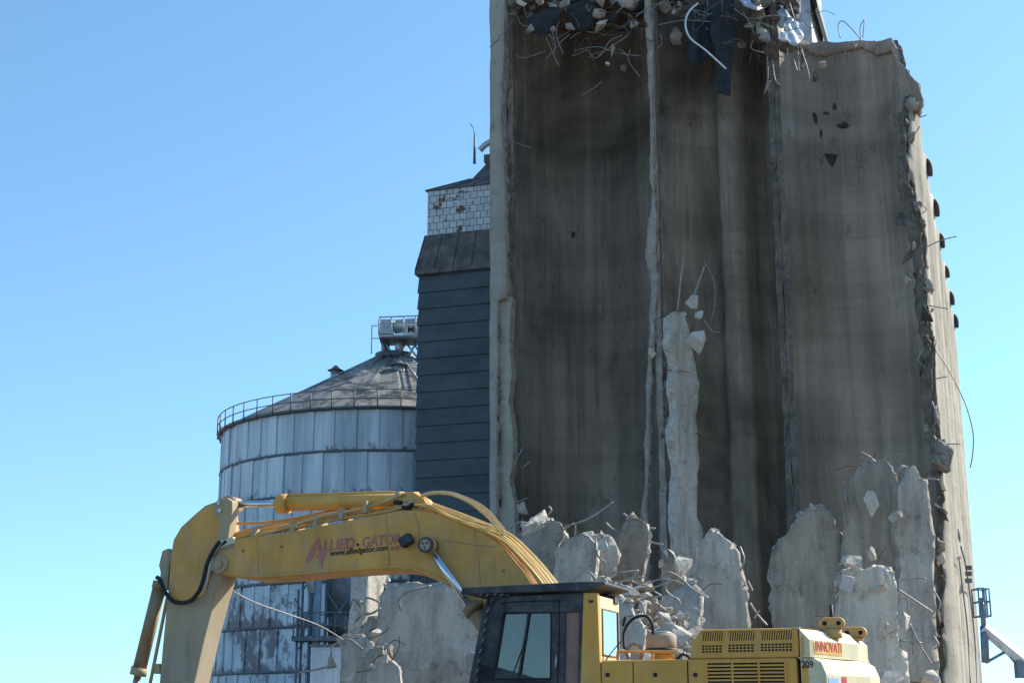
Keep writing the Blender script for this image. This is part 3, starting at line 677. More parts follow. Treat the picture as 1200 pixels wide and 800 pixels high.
# ------------------------------------------------------------------ debris hanging at the torn top
def panel(name, label, pts, D, mat, th=.06, yaw=0, lean=0, ribs=0, cat='metal sheet', amp=.03):
    cx = sum(p[0] for p in pts) / len(pts); cy = sum(p[1] for p in pts) / len(pts)
    to2, mp, nn = plane_map(D, cx, cy, yaw, lean)
    if ribs:
        base = mp; mp = lambda x, y, w: base(x, y, w + .035 * math.sin(x * ribs))
    bm = bmesh.new(); sheet(bm, [to2(*p) for p in pts], mp, th, .12 if ribs else .3, amp, .15, D + cx * .1, .10, rimj=.01)
    o = mk(name, bm, (mat, mat)); tag(o, label, cat); return recentre(o)
panel('torn_metal_sheet', 'dark blue torn sheet hanging left of the pale framed one at the silo top', [(617, 22), (640, 8), (655, 8), (656, 22), (643, 40), (630, 42), (620, 36)], 71, 'dark_sheet', yaw=.3, lean=-.3)
panel('torn_metal_sheet', 'dark square sheet with pale broken concrete edges hanging under the silo top', [(663, 8), (682, 0), (700, 5), (702, 22), (685, 40), (670, 34)], 71.5, 'dark_sheet', yaw=-.2, lean=-.4)
panel('torn_metal_sheet', 'pale blue bent sheet poking out at the top edge of the silo', [(716, -8), (748, -8), (747, 8), (742, 13), (728, 8)], 71, 'galv', yaw=.3, lean=-.6)
panel('hanging_siding', 'shorter dark blue corrugated sheet hanging beside the longer one', [(806, 12), (832, 2), (834, 40), (830, 66), (812, 76), (806, 72)], 70.4, 'dark_sheet', ribs=9, yaw=.2)
panel('hanging_siding', 'long dark blue corrugated sheet hanging lowest from the silo top', [(833, -10), (860, -10), (859, 60), (856, 112), (840, 108), (838, 60), (832, 40)], 69.6, 'dark_sheet', ribs=9, yaw=-.15)
panel('torn_metal_sheet', 'grey crumpled sheet folded over the broken wall top', [(862, -6), (900, -6), (905, 4), (888, 12), (872, 6)], 69, 'galv', yaw=.4, lean=.7)
panel('torn_metal_sheet', 'black sheet tucked behind the crumpled grey metal', [(884, 2), (914, -5), (922, 10), (910, 30), (905, 38), (893, 22)], 70, 'black_sheet', yaw=-.3)
panel('torn_metal_sheet', 'white corrugated sheet lying crooked beside the head house', [(912, 44), (922, 22), (942, 27), (942, 44), (933, 53)], 68.5, 'white_sheet', ribs=12, yaw=.3, lean=.5)
panel('torn_metal_sheet', 'small grey flap of sheet above the white corrugated one', [(910, 14), (918, 8), (930, 24), (922, 30)], 68.8, 'galv', yaw=.1, lean=.3)
panel('torn_metal_sheet', 'dark torn sheet standing against the white head house', [(922, -8), (940, -8), (938, 14), (934, 26), (926, 16)], 69.3, 'black_sheet', yaw=.5)
for nm, lb, px, py, D, sx, sz, sd_, mt, tl in [
    ('concrete_chunk', 'pale concrete lump at lower right of the dark square sheet', 704, 31, 71, 14, 9, 1, 'chunk', -.6),
    ('concrete_chunk', 'thin concrete sliver at lower left of the dark square sheet', 668, 32, 71, 8, 5, 2, 'broken', .7),
    ('concrete_chunk', 'brown concrete lump at left end of the dark blue torn sheet', 621, 33, 70.6, 6, 8, 3, 'broken', .3),
    ('concrete_chunk', 'small concrete lump at right end of the dark blue torn sheet', 648, 34, 70.6, 5, 5, 4, 'broken', .3),
    ('concrete_chunk', 'pointed buff concrete shard hanging right of the central broken rib', 792, 44, 71, 9, 16, 5, 'broken', .1),
    ('concrete_chunk', 'white lit lump hanging at the top above the pointed shard', 791, 12, 70.8, 6, 10, 6, 'chunk', .4),
    ('concrete_chunk', 'small lump dangling on a wire below the twisted bars', 712, 75, 71, 4, 3, 7, 'chunk', 0),
    ('concrete_chunk', 'dark lump on wires beside the dangling pale one', 730, 80, 71.4, 6, 7, 8, 'broken_dark', 0),
    ('concrete_chunk', 'thin upright lump caught in the twisted bars', 718, 58, 71, 3, 11, 9, 'broken', .2),
    ('concrete_chunk', 'large buff boulder wedged under the crumpled grey sheet', 886, 24, 69.4, 18, 11, 10, 'broken', -.5),
    ('concrete_chunk', 'buff lump at the shoulder of the wall under the black sheet', 893, 42, 69.2, 11, 10, 11, 'broken', .4),
    ('concrete_chunk', 'dark broken lump hanging lowest at the wall shoulder', 903, 58, 69.4, 14, 14, 12, 'broken_dark', .6),
    ('concrete_chunk', 'rough lump just under the white corrugated sheet', 922, 56, 69, 12, 8, 13, 'broken_dark', 0),
    ('concrete_chunk', 'narrow lump hanging left in the right silo cell', 941, 72, 70, 4, 14, 14, 'broken_dark', .1),
    ('concrete_chunk', 'pale diamond shaped lump hanging in the right silo cell', 962, 76, 70, 7, 11, 15, 'broken', .2),
    ('concrete_chunk', 'dark lump hanging below the diamond shaped one', 955, 91, 70, 6, 9, 16, 'broken_dark', -.1),
    ('concrete_chunk', 'pale lump on top of the wall left of all debris', 611, 4, 71, 8, 5, 17, 'chunk', 0),
    ('concrete_chunk', 'grey lump at the top edge between two torn sheets', 634, 0, 71, 9, 8, 18, 'broken', 0)]:
    chunk(nm, lb, px, py, D, sx, sz, sd_, mt, tilt=tl)
bm = bmesh.new(); tube(bm, smoothline([at(818, 4, 69), at(809, 12, 69), at(804, 22, 69), (at(804, 34, 69)), at(810, 46, 69), at(828, 60, 69), at(851, 81, 69)], 6), .05, 8)
tag(recentre(mk('bent_pipe', bm, 'white_pipe')), 'thin white bent pipe hanging in front of the dark blue corrugated sheets', 'pipe')
# timber caught on the right flank
slab('timber_block', 'grey ribbed timber block hanging on the sunlit edge of the right silo', [(1099, 514), (1106, 517), (1118, 526), (1114, 552), (1104, 548), (1097, 541)], 64.6, .5, .3, 0, ('timber', 'timber'), .03, cat='timber block')
chunk('concrete_chunk', 'mauve grey lump hanging by wires on the lower sunlit flank', 1103, 640, 64, 7, 8, 31, 'broken', bars=[[(1098, 650, 0), (1092, 660, 0), (1088, 666, 0)]])
chunk('concrete_chunk', 'buff lump hanging right below the mauve grey one on the flank', 1102, 655, 64, 6, 10, 32, 'chunk')

# ------------------------------------------------------------------ standing remnants and slabs
slab('wall_remnant', 'tall thin standing concrete pillar remnant in front of the middle cell', [(784, 370), (792, 364), (802, 366), (808, 385), (808, 400), (813, 420), (820, 450), (815, 490), (820, 540), (817, 580), (823, 620), (822, 700), (820, 760), (795, 760), (793, 640), (790, 600), (793, 560), (789, 520), (792, 480), (787, 450), (790, 425), (784, 400)], 66, .5, R(30), 0, ('slab', 'chunk'), .10, .35, rough=.09, cat='wall remnant')
for lb, px, py, sx, sz, sd_, tl in [('upright pale chunk at the tip of the standing pillar remnant', 812, 355, 9, 14, 41, .3), ('round pale chunk right of the tip of the pillar remnant', 819, 369, 7, 8, 42, -.2), ('largest pale chunk on the right shoulder of the pillar remnant', 815, 400, 14, 19, 43, .25), ('small pale chunk hanging left of the pillar remnant', 764, 413, 7, 8, 44, 0)]:
    chunk('concrete_chunk', lb, px, py, 65.4, sx, sz, sd_, 'chunk', tilt=tl)
PB = empty('bent_rebar_pair', at(798, 362, 65.8)); tag(PB, 'pair of bare steel bars sticking up from the top of the pillar remnant', 'steel bars')
for pts in ([(794, 364), (797, 335), (801, 300)], [(812, 350), (819, 330), (826, 311)]):
    bm = bmesh.new(); tube(bm, smoothline([at(x, y, 65.8) - PB.location for x, y in pts], 5), .045, 6); mk('bar', bm, 'rebar', PB)
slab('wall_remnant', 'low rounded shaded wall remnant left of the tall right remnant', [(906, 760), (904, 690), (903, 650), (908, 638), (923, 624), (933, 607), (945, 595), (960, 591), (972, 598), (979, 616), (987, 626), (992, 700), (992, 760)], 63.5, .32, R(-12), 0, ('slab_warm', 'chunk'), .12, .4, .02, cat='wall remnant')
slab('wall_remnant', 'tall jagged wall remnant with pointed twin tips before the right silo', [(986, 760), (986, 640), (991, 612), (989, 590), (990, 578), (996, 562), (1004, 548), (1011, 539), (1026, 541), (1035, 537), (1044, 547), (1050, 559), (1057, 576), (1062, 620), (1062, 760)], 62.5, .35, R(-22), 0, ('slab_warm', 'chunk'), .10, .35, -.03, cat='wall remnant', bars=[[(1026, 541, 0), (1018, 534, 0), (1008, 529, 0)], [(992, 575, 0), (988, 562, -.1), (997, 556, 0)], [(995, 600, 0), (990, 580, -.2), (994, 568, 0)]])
slab('wall_remnant', 'blue grey rough wall remnant hugging the sunlit flank of the right silo', [(1052, 800), (1052, 570), (1058, 560), (1063, 547), (1071, 546), (1077, 559), (1086, 562), (1089, 580), (1091, 600), (1096, 630), (1094, 680), (1098, 740), (1101, 800)], 61.8, .35, R(18), 0, ('slab', 'broken'), .12, .35, .03, cat='wall remnant', rough=.1, bars=[[(1086, 560, 0), (1100, 562, 0)], [(1093, 690, -.2), (1102, 706, -.4), (1098, 718, -.3)], [(1094, 745, -.2), (1100, 755, -.4), (1094, 760, -.3)]])
slab('wall_remnant', 'pale free standing wall stump with lumps clinging on, nearest on the right', [(984, 840), (986, 740), (983, 733), (986, 707), (984, 680), (990, 668), (1005, 662), (1016, 668), (1030, 662), (1045, 664), (1050, 680), (1052, 717), (1052, 758), (1063, 764), (1066, 800), (1064, 840)], 50, .45, R(12), 0, ('slab_light', 'chunk'), .08, .3, cat='wall remnant', rough=.06, bars=[[(1050, 680, 0), (1075, 677, 0), (1085, 678, 0)], [(1052, 690, 0), (1075, 705, 0), (1093, 717, 0)], [(1052, 700, 0), (1063, 703, 0), (1064, 718, 0)], [(1066, 730, 0), (1078, 755, 0), (1092, 778, 0)], [(984, 660, 0), (980, 672, 0)], [(985, 685, 0), (976, 700, 0)], [(985, 695, 0), (976, 712, 0), (978, 718, 0)], [(985, 640 + 40, 0), (978, 690, 0)], [(1054, 750, 0), (1080, 753, 0)], [(1066, 735, 0), (1070, 750, 0), (1070, 767, 0)]])
for lb, px, py, sx, sz, sd_, tl in [('oblong pale lump topping the free standing stump at its left', 1000, 658, 16, 10, 61, .05), ('upright narrow lump topping the free standing stump', 1021, 650, 6, 11, 62, -.1), ('pale lump clinging to the left edge of the stump', 995, 682, 13, 13, 63, 0), ('pale lump clinging to the middle of the stump', 1032, 688, 14, 12, 64, .5), ('upright lump at the upper right corner of the stump', 1042, 674, 8, 13, 65, .2), ('squarish lump low on the right side of the stump', 1039, 734, 10, 9, 66, .2), ('lump with bars held out at the right of the stump', 1060, 728, 11, 12, 67, 0), ('small lump between the two lowest lumps on the stump', 1048, 742, 6, 6, 68, 0)]:
    chunk('concrete_chunk', lb, px, py, 49.6, sx, sz, sd_, 'chunk', tilt=tl)
chunk('concrete_chunk', 'pale oval lump stuck on the tall jagged remnant', 1021, 590, 61.6, 11, 18, 71, 'chunk', sy=9)
chunk('concrete_chunk', 'dark round lump on the tall jagged remnant below the oval one', 1050, 607, 61.2, 12, 12, 72, 'broken', sy=8)
chunk('concrete_chunk', 'rounded pale boulder at the foot of the sunlit flank', 1083, 795, 48, 19, 17, 73, 'chunk')

slab('concrete_slab', 'pointed grey slab standing tallest in the rubble behind the engine hood', [(815, 800), (816, 735), (815, 697), (811, 680), (816, 668), (820, 655), (819, 642), (826, 630), (834, 618), (845, 625), (856, 634), (867, 647), (870, 665), (877, 688), (876, 705), (880, 730), (884, 760), (884, 800)], 47, .3, R(10), R(8), ('slab', 'chunk'), .12, .3, cat='concrete slab', bars=[[(867, 640, 0), (872, 655, -.2), (868, 668, -.2)], [(876, 680, 0), (882, 692, 0)]])
slab('concrete_slab', 'large flat grey slab leaning under the raised boom', [(441, 830), (440, 800), (446, 772), (440, 742), (443, 712), (447, 694), (458, 686), (470, 684), (482, 681), (500, 684), (530, 684), (560, 690), (600, 700), (604, 760), (600, 830)], 42, .3, R(-14), R(12), ('slab', 'broken'), .12, .35, cat='concrete slab', bars=[[(470, 715, -.2), (468, 702, -.3), (480, 692, -.2), (505, 686, 0)], [(446, 712, -.1), (436, 718, -.2), (425, 720, 0)], [(445, 705, 0), (430, 700, 0), (425, 708, 0)]])
slab('concrete_slab', 'narrow cream sunlit slab standing behind left edge of the flat slab', [(420, 800), (425, 730), (428, 700), (431, 668), (458, 668), (450, 690), (446, 715), (444, 800)], 45, .5, R(62), 0, ('slab_light', 'chunk'), .04, .3)
slab('concrete_slab', 'low grey slab at the left end of the rubble beside the metal box', [(396, 830), (399, 752), (410, 745), (424, 742), (436, 752), (444, 768), (446, 830)], 40, .3, R(-10), R(15), ('slab', 'broken'), .12, .3)
slab('concrete_slab', 'round topped grey slab at the bottom left of the rubble', [(424, 830), (430, 790), (440, 775), (455, 771), (467, 780), (470, 800), (470, 830)], 38, .3, R(-5), R(10), ('slab', 'chunk'), .05, .3)
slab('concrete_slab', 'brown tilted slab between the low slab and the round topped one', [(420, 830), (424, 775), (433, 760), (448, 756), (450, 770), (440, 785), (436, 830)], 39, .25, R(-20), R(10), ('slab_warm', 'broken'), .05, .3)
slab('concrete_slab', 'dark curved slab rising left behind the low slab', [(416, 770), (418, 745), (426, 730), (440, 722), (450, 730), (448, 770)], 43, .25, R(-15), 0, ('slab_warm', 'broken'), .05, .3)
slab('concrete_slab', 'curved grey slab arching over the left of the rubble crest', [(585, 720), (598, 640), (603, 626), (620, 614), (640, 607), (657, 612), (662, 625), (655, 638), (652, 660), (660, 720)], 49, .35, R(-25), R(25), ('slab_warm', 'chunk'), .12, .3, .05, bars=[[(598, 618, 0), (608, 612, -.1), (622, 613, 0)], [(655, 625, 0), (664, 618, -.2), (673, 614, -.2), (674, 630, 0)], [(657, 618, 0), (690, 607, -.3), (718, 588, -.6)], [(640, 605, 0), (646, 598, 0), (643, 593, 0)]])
slab('concrete_slab', 'white edged slab fragment topping the rubble crest at the left', [(612, 618), (622, 608), (638, 597), (642, 606), (630, 612)], 48, .3, R(10), R(50), ('slab_light', 'chunk'), .04, .2)
slab('concrete_slab', 'broad shaded slab filling the rubble right of the arched one', [(636, 730), (645, 690), (652, 645), (664, 630), (686, 623), (700, 640), (696, 690), (690, 730)], 47.5, .4, R(-15), R(15), ('slab', 'chunk'), .12, .3, bars=[[(698, 632, 0), (700, 650, -.3), (709, 660, -.3), (708, 680, 0)]])
slab('concrete_slab', 'grey slab with a round lump, standing centre of the rubble crest', [(690, 700), (692, 650), (688, 626), (705, 624), (718, 630), (728, 650), (722, 668), (712, 680), (710, 700)], 48, .35, R(15), R(10), ('slab', 'chunk'), .12, .3)
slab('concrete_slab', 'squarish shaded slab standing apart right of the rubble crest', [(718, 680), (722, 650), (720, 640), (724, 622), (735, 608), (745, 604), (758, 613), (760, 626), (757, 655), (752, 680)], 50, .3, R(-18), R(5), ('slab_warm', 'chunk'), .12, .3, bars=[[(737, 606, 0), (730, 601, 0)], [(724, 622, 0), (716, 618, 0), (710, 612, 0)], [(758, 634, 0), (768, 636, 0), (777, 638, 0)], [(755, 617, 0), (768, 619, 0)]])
slab('concrete_slab', 'pale triangular slab leaning by the rear edge of the cab roof', [(716, 760), (722, 694), (733, 700), (741, 709), (744, 722), (757, 737), (754, 760)], 40, .22, R(-8), R(20), ('slab', 'chunk'), .16, .3)
slab('concrete_slab', 'broad slab lying low beneath the pointed slab', [(764, 740), (770, 705), (790, 692), (812, 680), (822, 690), (820, 740)], 45, .35, R(-10), R(35), ('slab', 'chunk'), .12, .3)
slab('concrete_slab', 'upright slab half hidden left of the pointed slab', [(775, 720), (776, 660), (782, 642), (790, 650), (800, 670), (806, 700), (800, 720)], 49, .3, R(-15), R(5), ('slab_warm', 'chunk'), .12, .3)
chunk('concrete_chunk', 'pale angular lump leaning on the left of the pointed slab', 803, 664, 46.4, 14, 17, 81, 'chunk', tilt=-.4)
chunk('concrete_chunk', 'round lump sitting on the slab at the centre of the crest', 707, 640, 47.2, 8, 9, 82, 'chunk')
chunk('concrete_chunk', 'round pale lump in the shadowed cell left above the crest', 612, 597, 66, 9, 11, 83, 'broken')
chunk('concrete_chunk', 'pale chunk hanging on a wire beside the blue metal box', 389, 778, 40, 7, 11, 84, 'broken', bars=[[(388, 770, 0), (389, 757, 0), (398, 752, 0), (410, 749, 0), (425, 760, 0)], [(388, 780, 0), (370, 784, 0), (350, 788, 0)]])
chunk('concrete_chunk', 'lump on top of the low slab nearest the metal box', 438, 745, 40.5, 13, 14, 85, 'chunk')
chunk('concrete_chunk', 'wide lump above the round topped slab', 449, 762, 39.6, 15, 12, 86, 'broken')
# rubble heap of small chunks
mat2 = ['chunk', 'chunk', 'broken', 'chunk']
rn = random.Random(11); n_ = 0
spots = []
def crest(px):   # upper limit of loose rubble at this column
    pts = [(560, 700), (640, 690), (700, 672), (740, 676), (775, 700), (800, 705), (830, 735), (900, 745), (990, 760), (1060, 790)]
    for a, b in zip(pts, pts[1:]):
        if a[0] <= px <= b[0]: return a[1] + (b[1] - a[1]) * (px - a[0]) / (b[0] - a[0])
    return 790
tries = 0
while len(spots) < 290 and tries < 20000:
    tries += 1
    px = rn.uniform(640, 905) if rn.random() < .85 else rn.uniform(560, 1060); c_ = crest(px); py = c_ + 8 + abs(rn.gauss(0, 38)); s_ = rn.choice([3, 3.5, 4, 5, 6, 7, 9, 12, 15]) * (1.15 if py > 720 else .9)
    if py > 815: continue
    if all((px - a) ** 2 + (py - b) ** 2 > (.52 * (s_ + c)) ** 2 for a, b, c in spots): spots.append((px, py, s_))
GR = 'loose chunks of the rubble heap'
for px, py, s_ in spots:
    D = 45.5 - (py - crest(px)) * .062
    n_ += 1
    chunk('rubble_chunk', 'small broken grey concrete chunk lying loose in the rubble heap behind the excavator', px, py, D, s_ * rn.uniform(1.1, 1.7), s_ * rn.uniform(.9, 1.25), 200 + n_, mat2[n_ % 4], group=GR, tilt=rn.uniform(-.8, .8), sharp=rn.choice([8, 10, 12, 15]))
# tangled bars in the heap
TB = empty('tangled_rebar', at(760, 700, 43)); tag(TB, 'tangle of bent steel bars lying over the rubble behind the cab', 'steel bars')
for pts in ([(774, 676), (782, 670), (795, 675), (812, 690), (830, 700)], [(760, 683), (775, 678), (790, 680), (806, 686)], [(760, 690), (780, 683), (800, 678)], [(668, 687), (680, 672), (692, 671), (700, 682)], [(700, 683), (716, 672), (730, 670), (748, 668)], [(758, 700), (775, 698), (792, 700), (798, 708)], [(770, 712), (776, 700), (766, 692)], [(733, 726), (738, 722), (752, 720), (763, 724), (765, 738)], [(690, 684), (706, 676), (712, 684)], [(748, 668), (740, 680), (758, 686)], [(795, 690), (812, 680), (822, 676)], [(879, 706), (888, 720), (899, 732)], [(890, 715), (884, 724)], [(785, 676), (780, 690), (790, 700)], [(715, 690), (735, 678), (755, 676)]):
    bm = bmesh.new(); d_ = rn.uniform(42.4, 43.6); tube(bm, smoothline([at(x, y, d_ + rn.uniform(-.15, .15)) - TB.location for x, y in pts], 6), .028, 6); mk('bar', bm, 'rebar', TB)
# mound beneath
bm = bmesh.new()
def mz(x, y):
    r_ = math.exp(-((x - 4.5) / 8.5) ** 2) * math.exp(-((y - 50) / 8) ** 2); return 4.3 * r_ ** .8 + noise.fractal(Vector((x * .35, y * .35, 4)), 1, 2, 5) * .5 * min(1, r_ * 4) - .15
n = 70; G = [[bm.verts.new((x, y, mz(x, y))) for x in [-26 + 60 * i / n for i in range(n + 1)]] for y in [33 + 35 * j / n for j in range(n + 1)]]
for j in range(n):
    for i in range(n): bm.faces.new((G[j][i], G[j][i + 1], G[j + 1][i + 1], G[j + 1][i]))
tag(mk('crushed_rubble', bm, 'broken', smooth=True), 'heap of finely crushed concrete under the slabs', 'rubble', None, 'stuff')

# ------------------------------------------------------------------ round steel bin
BC = Vector((-8.2, 100, 0)); BR = 11.5; EZ = 20.07; RING = 2.62; z_low = EZ - 8 * RING + 1.0
GB = empty('steel_grain_bin', BC); tag(GB, 'large round bolted steel grain bin with peeling white paint and conical roof', 'grain bin')
off = EZ % RING
NP = 52
for j in range(8):
    z1 = EZ - j * RING; z0 = max(0, z1 - RING)
    bm = bmesh.new()
    for i in range(NP):
        a0, a1 = 6.28318 * (i + (j % 2) * .5) / NP, 6.28318 * (i + 1 + (j % 2) * .5) / NP
        dr = .05 * (i % 2)
        P = []
        for q in range(4):
            a = a0 + (a1 - a0) * q / 3; P.append((math.cos(a) * (BR - .03 + dr), math.sin(a) * (BR - .03 + dr)))
        lo = [bm.verts.new((x, y, z0 + .02)) for x, y in P]; hi = [bm.verts.new((x, y, z1 - .02)) for x, y in P]
        for q in range(3): bm.faces.new((lo[q], lo[q + 1], hi[q + 1], hi[q]))
        aw = .010  # bolted seam strip
        x0, y0 = math.cos(a0 - aw), math.sin(a0 - aw); x1, y1 = math.cos(a0 + aw), math.sin(a0 + aw)
        rr = BR + .07
        v_ = [bm.verts.new((c * rr, s * rr, z)) for c, s, z in ((x0, y0, z0 + .04), (x1, y1, z0 + .04), (x1, y1, z1 - .04), (x0, y0, z1 - .04))]
        w_ = [bm.verts.new((c * (BR - .05), s * (BR - .05), z)) for c, s, z in ((x0, y0, z0 + .04), (x1, y1, z0 + .04), (x1, y1, z1 - .04), (x0, y0, z1 - .04))]
        bm.faces.new(v_)
        for q in range(4): bm.faces.new((v_[q], v_[(q + 1) % 4], w_[(q + 1) % 4], w_[q]))
    mk('wall_ring', bm, 'bin', GB).data.transform(Matrix.Translation((0, 0, 0)))
    bm = bmesh.new(); tube(bm, [(math.cos(6.28318 * i / 96) * (BR + .03), math.sin(6.28318 * i / 96) * (BR + .03), z1) for i in range(97)], .09, 6, False); mk('hoop', bm, 'grey_steel', GB)
AZ = 26.0
bm = bmesh.new(); n = 104
for j in range(10):
    pass
rings = []
for j in range(11):
    f = j / 10; r = BR + .15 - (BR + .15 - 1.1) * f; rings.append([bm.verts.new((math.cos(6.28318 * i / n) * r, math.sin(6.28318 * i / n) * r, EZ + .05 + (AZ - EZ) * f + (.0 if i % 4 else .09))) for i in range(n)])
for j in range(10):
    for i in range(n): bm.faces.new((rings[j][i], rings[j][(i + 1) % n], rings[j + 1][(i + 1) % n], rings[j + 1][i]))
bm.faces.new(rings[-1]); mk('cone_roof', bm, 'bin_roof', GB)
bm = bmesh.new(); rr = BR + .35
for h in (.55, 1.1): tube(bm, [(math.cos(6.28318 * i / 120) * rr, math.sin(6.28318 * i / 120) * rr, EZ + h) for i in range(121)], .035, 5, False)
for i in range(52):
    a = 6.28318 * i / 52; x, y = math.cos(a) * rr, math.sin(a) * rr; tube(bm, [(x, y, EZ - .1), (x, y, EZ + 1.12)], .045, 5)
tube(bm, [(math.cos(6.28318 * i / 120) * (rr - .1), math.sin(6.28318 * i / 120) * (rr - .1), EZ + .02) for i in range(121)], .10, 5, False)
mk('guard_rail', bm, 'grey_steel', GB)
def vent(px, py, D):
    c = at(px, py, D) - BC + Vector((0, 0, .35)); bm = bmesh.new(); tube(bm, [c + Vector((0, 0, -1.2)), c + Vector((0, 0, .15))], .34, 12)
    o = mk('roof_vent', bm, 'galv', GB); bm = bmesh.new(); tube(bm, [c + Vector((0, 0, .12)), c + Vector((0, 0, .22)), c + Vector((0, 0, .46))], .56, 12, True, .10); mk('vent_cap', bm, 'grey_steel', o)
vent(393, 442, 97); vent(468, 436, 95.5)
bm = bmesh.new(); tube(bm, [(0, 0, AZ - .3), (0, 0, AZ + .25)], 1.35, 16); tube(bm, [(-.6, -.4, AZ), (-.6, -.4, AZ + .9)], .3, 10); mk('apex_cap', bm, 'grey_steel', GB)
bm = bmesh.new()
for x in (-1.5, -.7): tube(bm, [(x, -1.2, AZ), (x, -1.2, AZ + 2.0 if x < -1 else AZ + 1.1)], .04, 5)
tube(bm, [(-1.5, -1.2, AZ + 1.1), (.9, -1.2, AZ + 1.1)], .035, 5); tube(bm, [(-1.5, -1.2, AZ + 2.0), (-.3, -1.2, AZ + 2.05)], .035, 5)
mk('apex_rail', bm, 'galv', GB)
# ladder arm of shadows: roof ladder
bm = bmesh.new(); p0, p1 = at(478, 428, 97) - BC, at(496, 452, 92) - BC
for o_ in (-.3, .3): tube(bm, [p0 + Vector((o_, 0, .4)), p1 + Vector((o_, 0, .4))], .06, 5)
for i in range(8): q = p0.lerp(p1, i / 7); tube(bm, [q + Vector((-.3, 0, .4)), q + Vector((.3, 0, .4))], .04, 5)
mk('roof_ladder', bm, 'galv', GB)

# overhead conveyor from bin apex to the elevator
CV = empty('overhead_conveyor', at(470, 400, 99)); tag(CV, 'galvanised overhead conveyor with open walkway above the bin roof', 'conveyor')
def cl(px, py, D=99): return at(px, py, D) - CV.location
bm = bmesh.new(); a, b = cl(450, 385), cl(520, 376); d = b - a
mt = Matrix.Identity(4)
zx = Vector((0, 0, .55))
for nm_, p_, q_, rr_ in (('trough', cl(462, 383), cl(530, 377), .5),):
    tube(bm, [p_, q_], rr_, 12)
mk('trough', bm, 'galv', CV)
bm = bmesh.new(); box(bm, -.55, .5, -.5, .5, -.5, .55, 0, Matrix.Translation(cl(453, 385))); mk('end_box', bm, 'galv', CV, bevel=.03)
bm = bmesh.new()
f0, f1 = cl(446, 399), cl(530, 396)
for y in (-1.2, .9):
    for h in (0, .9, 1.35): tube(bm, [f0 + Vector((0, y, h)), f1 + Vector((0, y, h))], .05 if h else .10, 6)
    for i in range(7): q = f0.lerp(f1, i / 6) + Vector((0, y, 0)); tube(bm, [q, q + Vector((0, 0, 1.35))], .045, 5)
tube(bm, [f0 + Vector((0, -1.2, 1.35)), f0 + Vector((0, .9, 1.35))], .045, 5)
mk('walkway_rail', bm, 'galv', CV)
bm = bmesh.new(); box(bm, 0, 4.6, -1.2, .9, -.14, -.02, 0, Matrix.Translation(f0)); mk('walkway', bm, 'grey_steel', CV)
bm = bmesh.new()
for (x0, y0, x1, y1) in ((452, 402, 462, 418), (476, 402, 466, 418), (476, 402, 490, 420), (488, 402, 476, 420), (462, 402, 478, 418), (470, 402, 470, 420), (484, 400, 500, 430), (500, 400, 486, 424)): tube(bm, [cl(x0, y0), cl(x1, y1)], .07, 6)
tube(bm, [cl(468, 396), cl(468, 416)], .4, 10, True, .25); mk('support_frame', bm, 'galv', CV)
text('MI', 'lettering', 'txt_dark', CV, Matrix.Translation(cl(478.5, 392.5) + Vector((0, -.62, .05))) @ Matrix.Rotation(R(90), 4, 'X'), .55, 0, .02, .02)
bm = bmesh.new(); box(bm, -.1, 3.0, -.62, -.54, 0, .5, 0, Matrix.Translation(cl(477, 393.2))); mk('sign_board', bm, 'white_sheet', CV)

# ------------------------------------------------------------------ metal clad elevator tower
TT = 7.4
EL = empty('metal_clad_elevator', O_ + E_ * -2.6 + N_ * TT, -AL); tag(EL, 'slate blue metal clad elevator tower with white shingled upper band behind the broken silo', 'elevator tower')
def ez(px, py, t=TT): a, b = st(px, py, t); return a + 2.6, b
hw = -ez(490, 400)[0]; zsk = ez(492, 318)[1]; zsh0 = ez(497, 274)[1]; zsh1 = ez(498, 222)[1]; hw2 = -ez(498, 250)[0]; zr1 = ez(541, 199)[1]; xr1 = -ez(541, 199)[0]; zc = ez(572, 172)[1]
dp = 6.0
bm = bmesh.new(); z = 0; i = 0; lap = .98
while z < zsk - .05:
    z1 = min(z + lap, zsk); o_ = .07
    zprism(bm, [(-hw - o_, -o_), (hw + o_, -o_), (hw + o_, dp + o_), (-hw - o_, dp + o_)], z + .015, z1, [(-hw, 0), (hw, 0), (hw, dp), (-hw, dp)]); z = z1
mk('wall', bm, 'siding', EL)
def frus(a, b, z0, z1, da, db): return ([(-a, da), (a, da), (a, dp - da), (-a, dp - da)], z0, z1, [(-b, db), (b, db), (b, dp - db), (-b, dp - db)])
bm = bmesh.new(); zprism(bm, *frus(hw + .18, hw2 + .1, zsk + .01, zsh0, -.2, .35)); zprism(bm, [(-hw - .2, -.22), (hw + .2, -.22), (hw + .2, dp + .2), (-hw - .2, dp + .2)], zsk - .25, zsk + .03)
def seams(bm, a, b, z0, z1, da, db, n_, r_=.05):
    for i in range(n_ + 1):
        f = i / n_ * 2 - 1; tube(bm, [(f * a, da, z0), (f * b, db, z1)], r_, 4)
seams(bm, hw + .18, hw2 + .1, zsk, zsh0, -.2, .35, 8); mk('skirt_roof', bm, 'roofing', EL)
bm = bmesh.new(); zprism(bm, [(-hw2, .4), (hw2, .4), (hw2, dp - .4), (-hw2, dp - .4)], zsh0 - .05, zsh1); mk('shingled_band', bm, 'shingle', EL)
bm = bmesh.new(); zprism(bm, *frus(hw2 + .12, xr1, zsh1 + .01, zr1, .28, 1.6)); seams(bm, hw2 + .12, xr1, zsh1 + .02, zr1, .28, 1.6, 6); mk('roof', bm, 'roofing', EL)
bm = bmesh.new(); zprism(bm, *frus(xr1 * .98, -ez(558, 180)[0], zr1 + .01, zc, 1.65, 2.2)); zprism(bm, [(-1.3, 2.3), (1.3, 2.3), (1.3, 3.7), (-1.3, 3.7)], zc, zc + .5); mk('cupola', bm, 'roofing', EL)
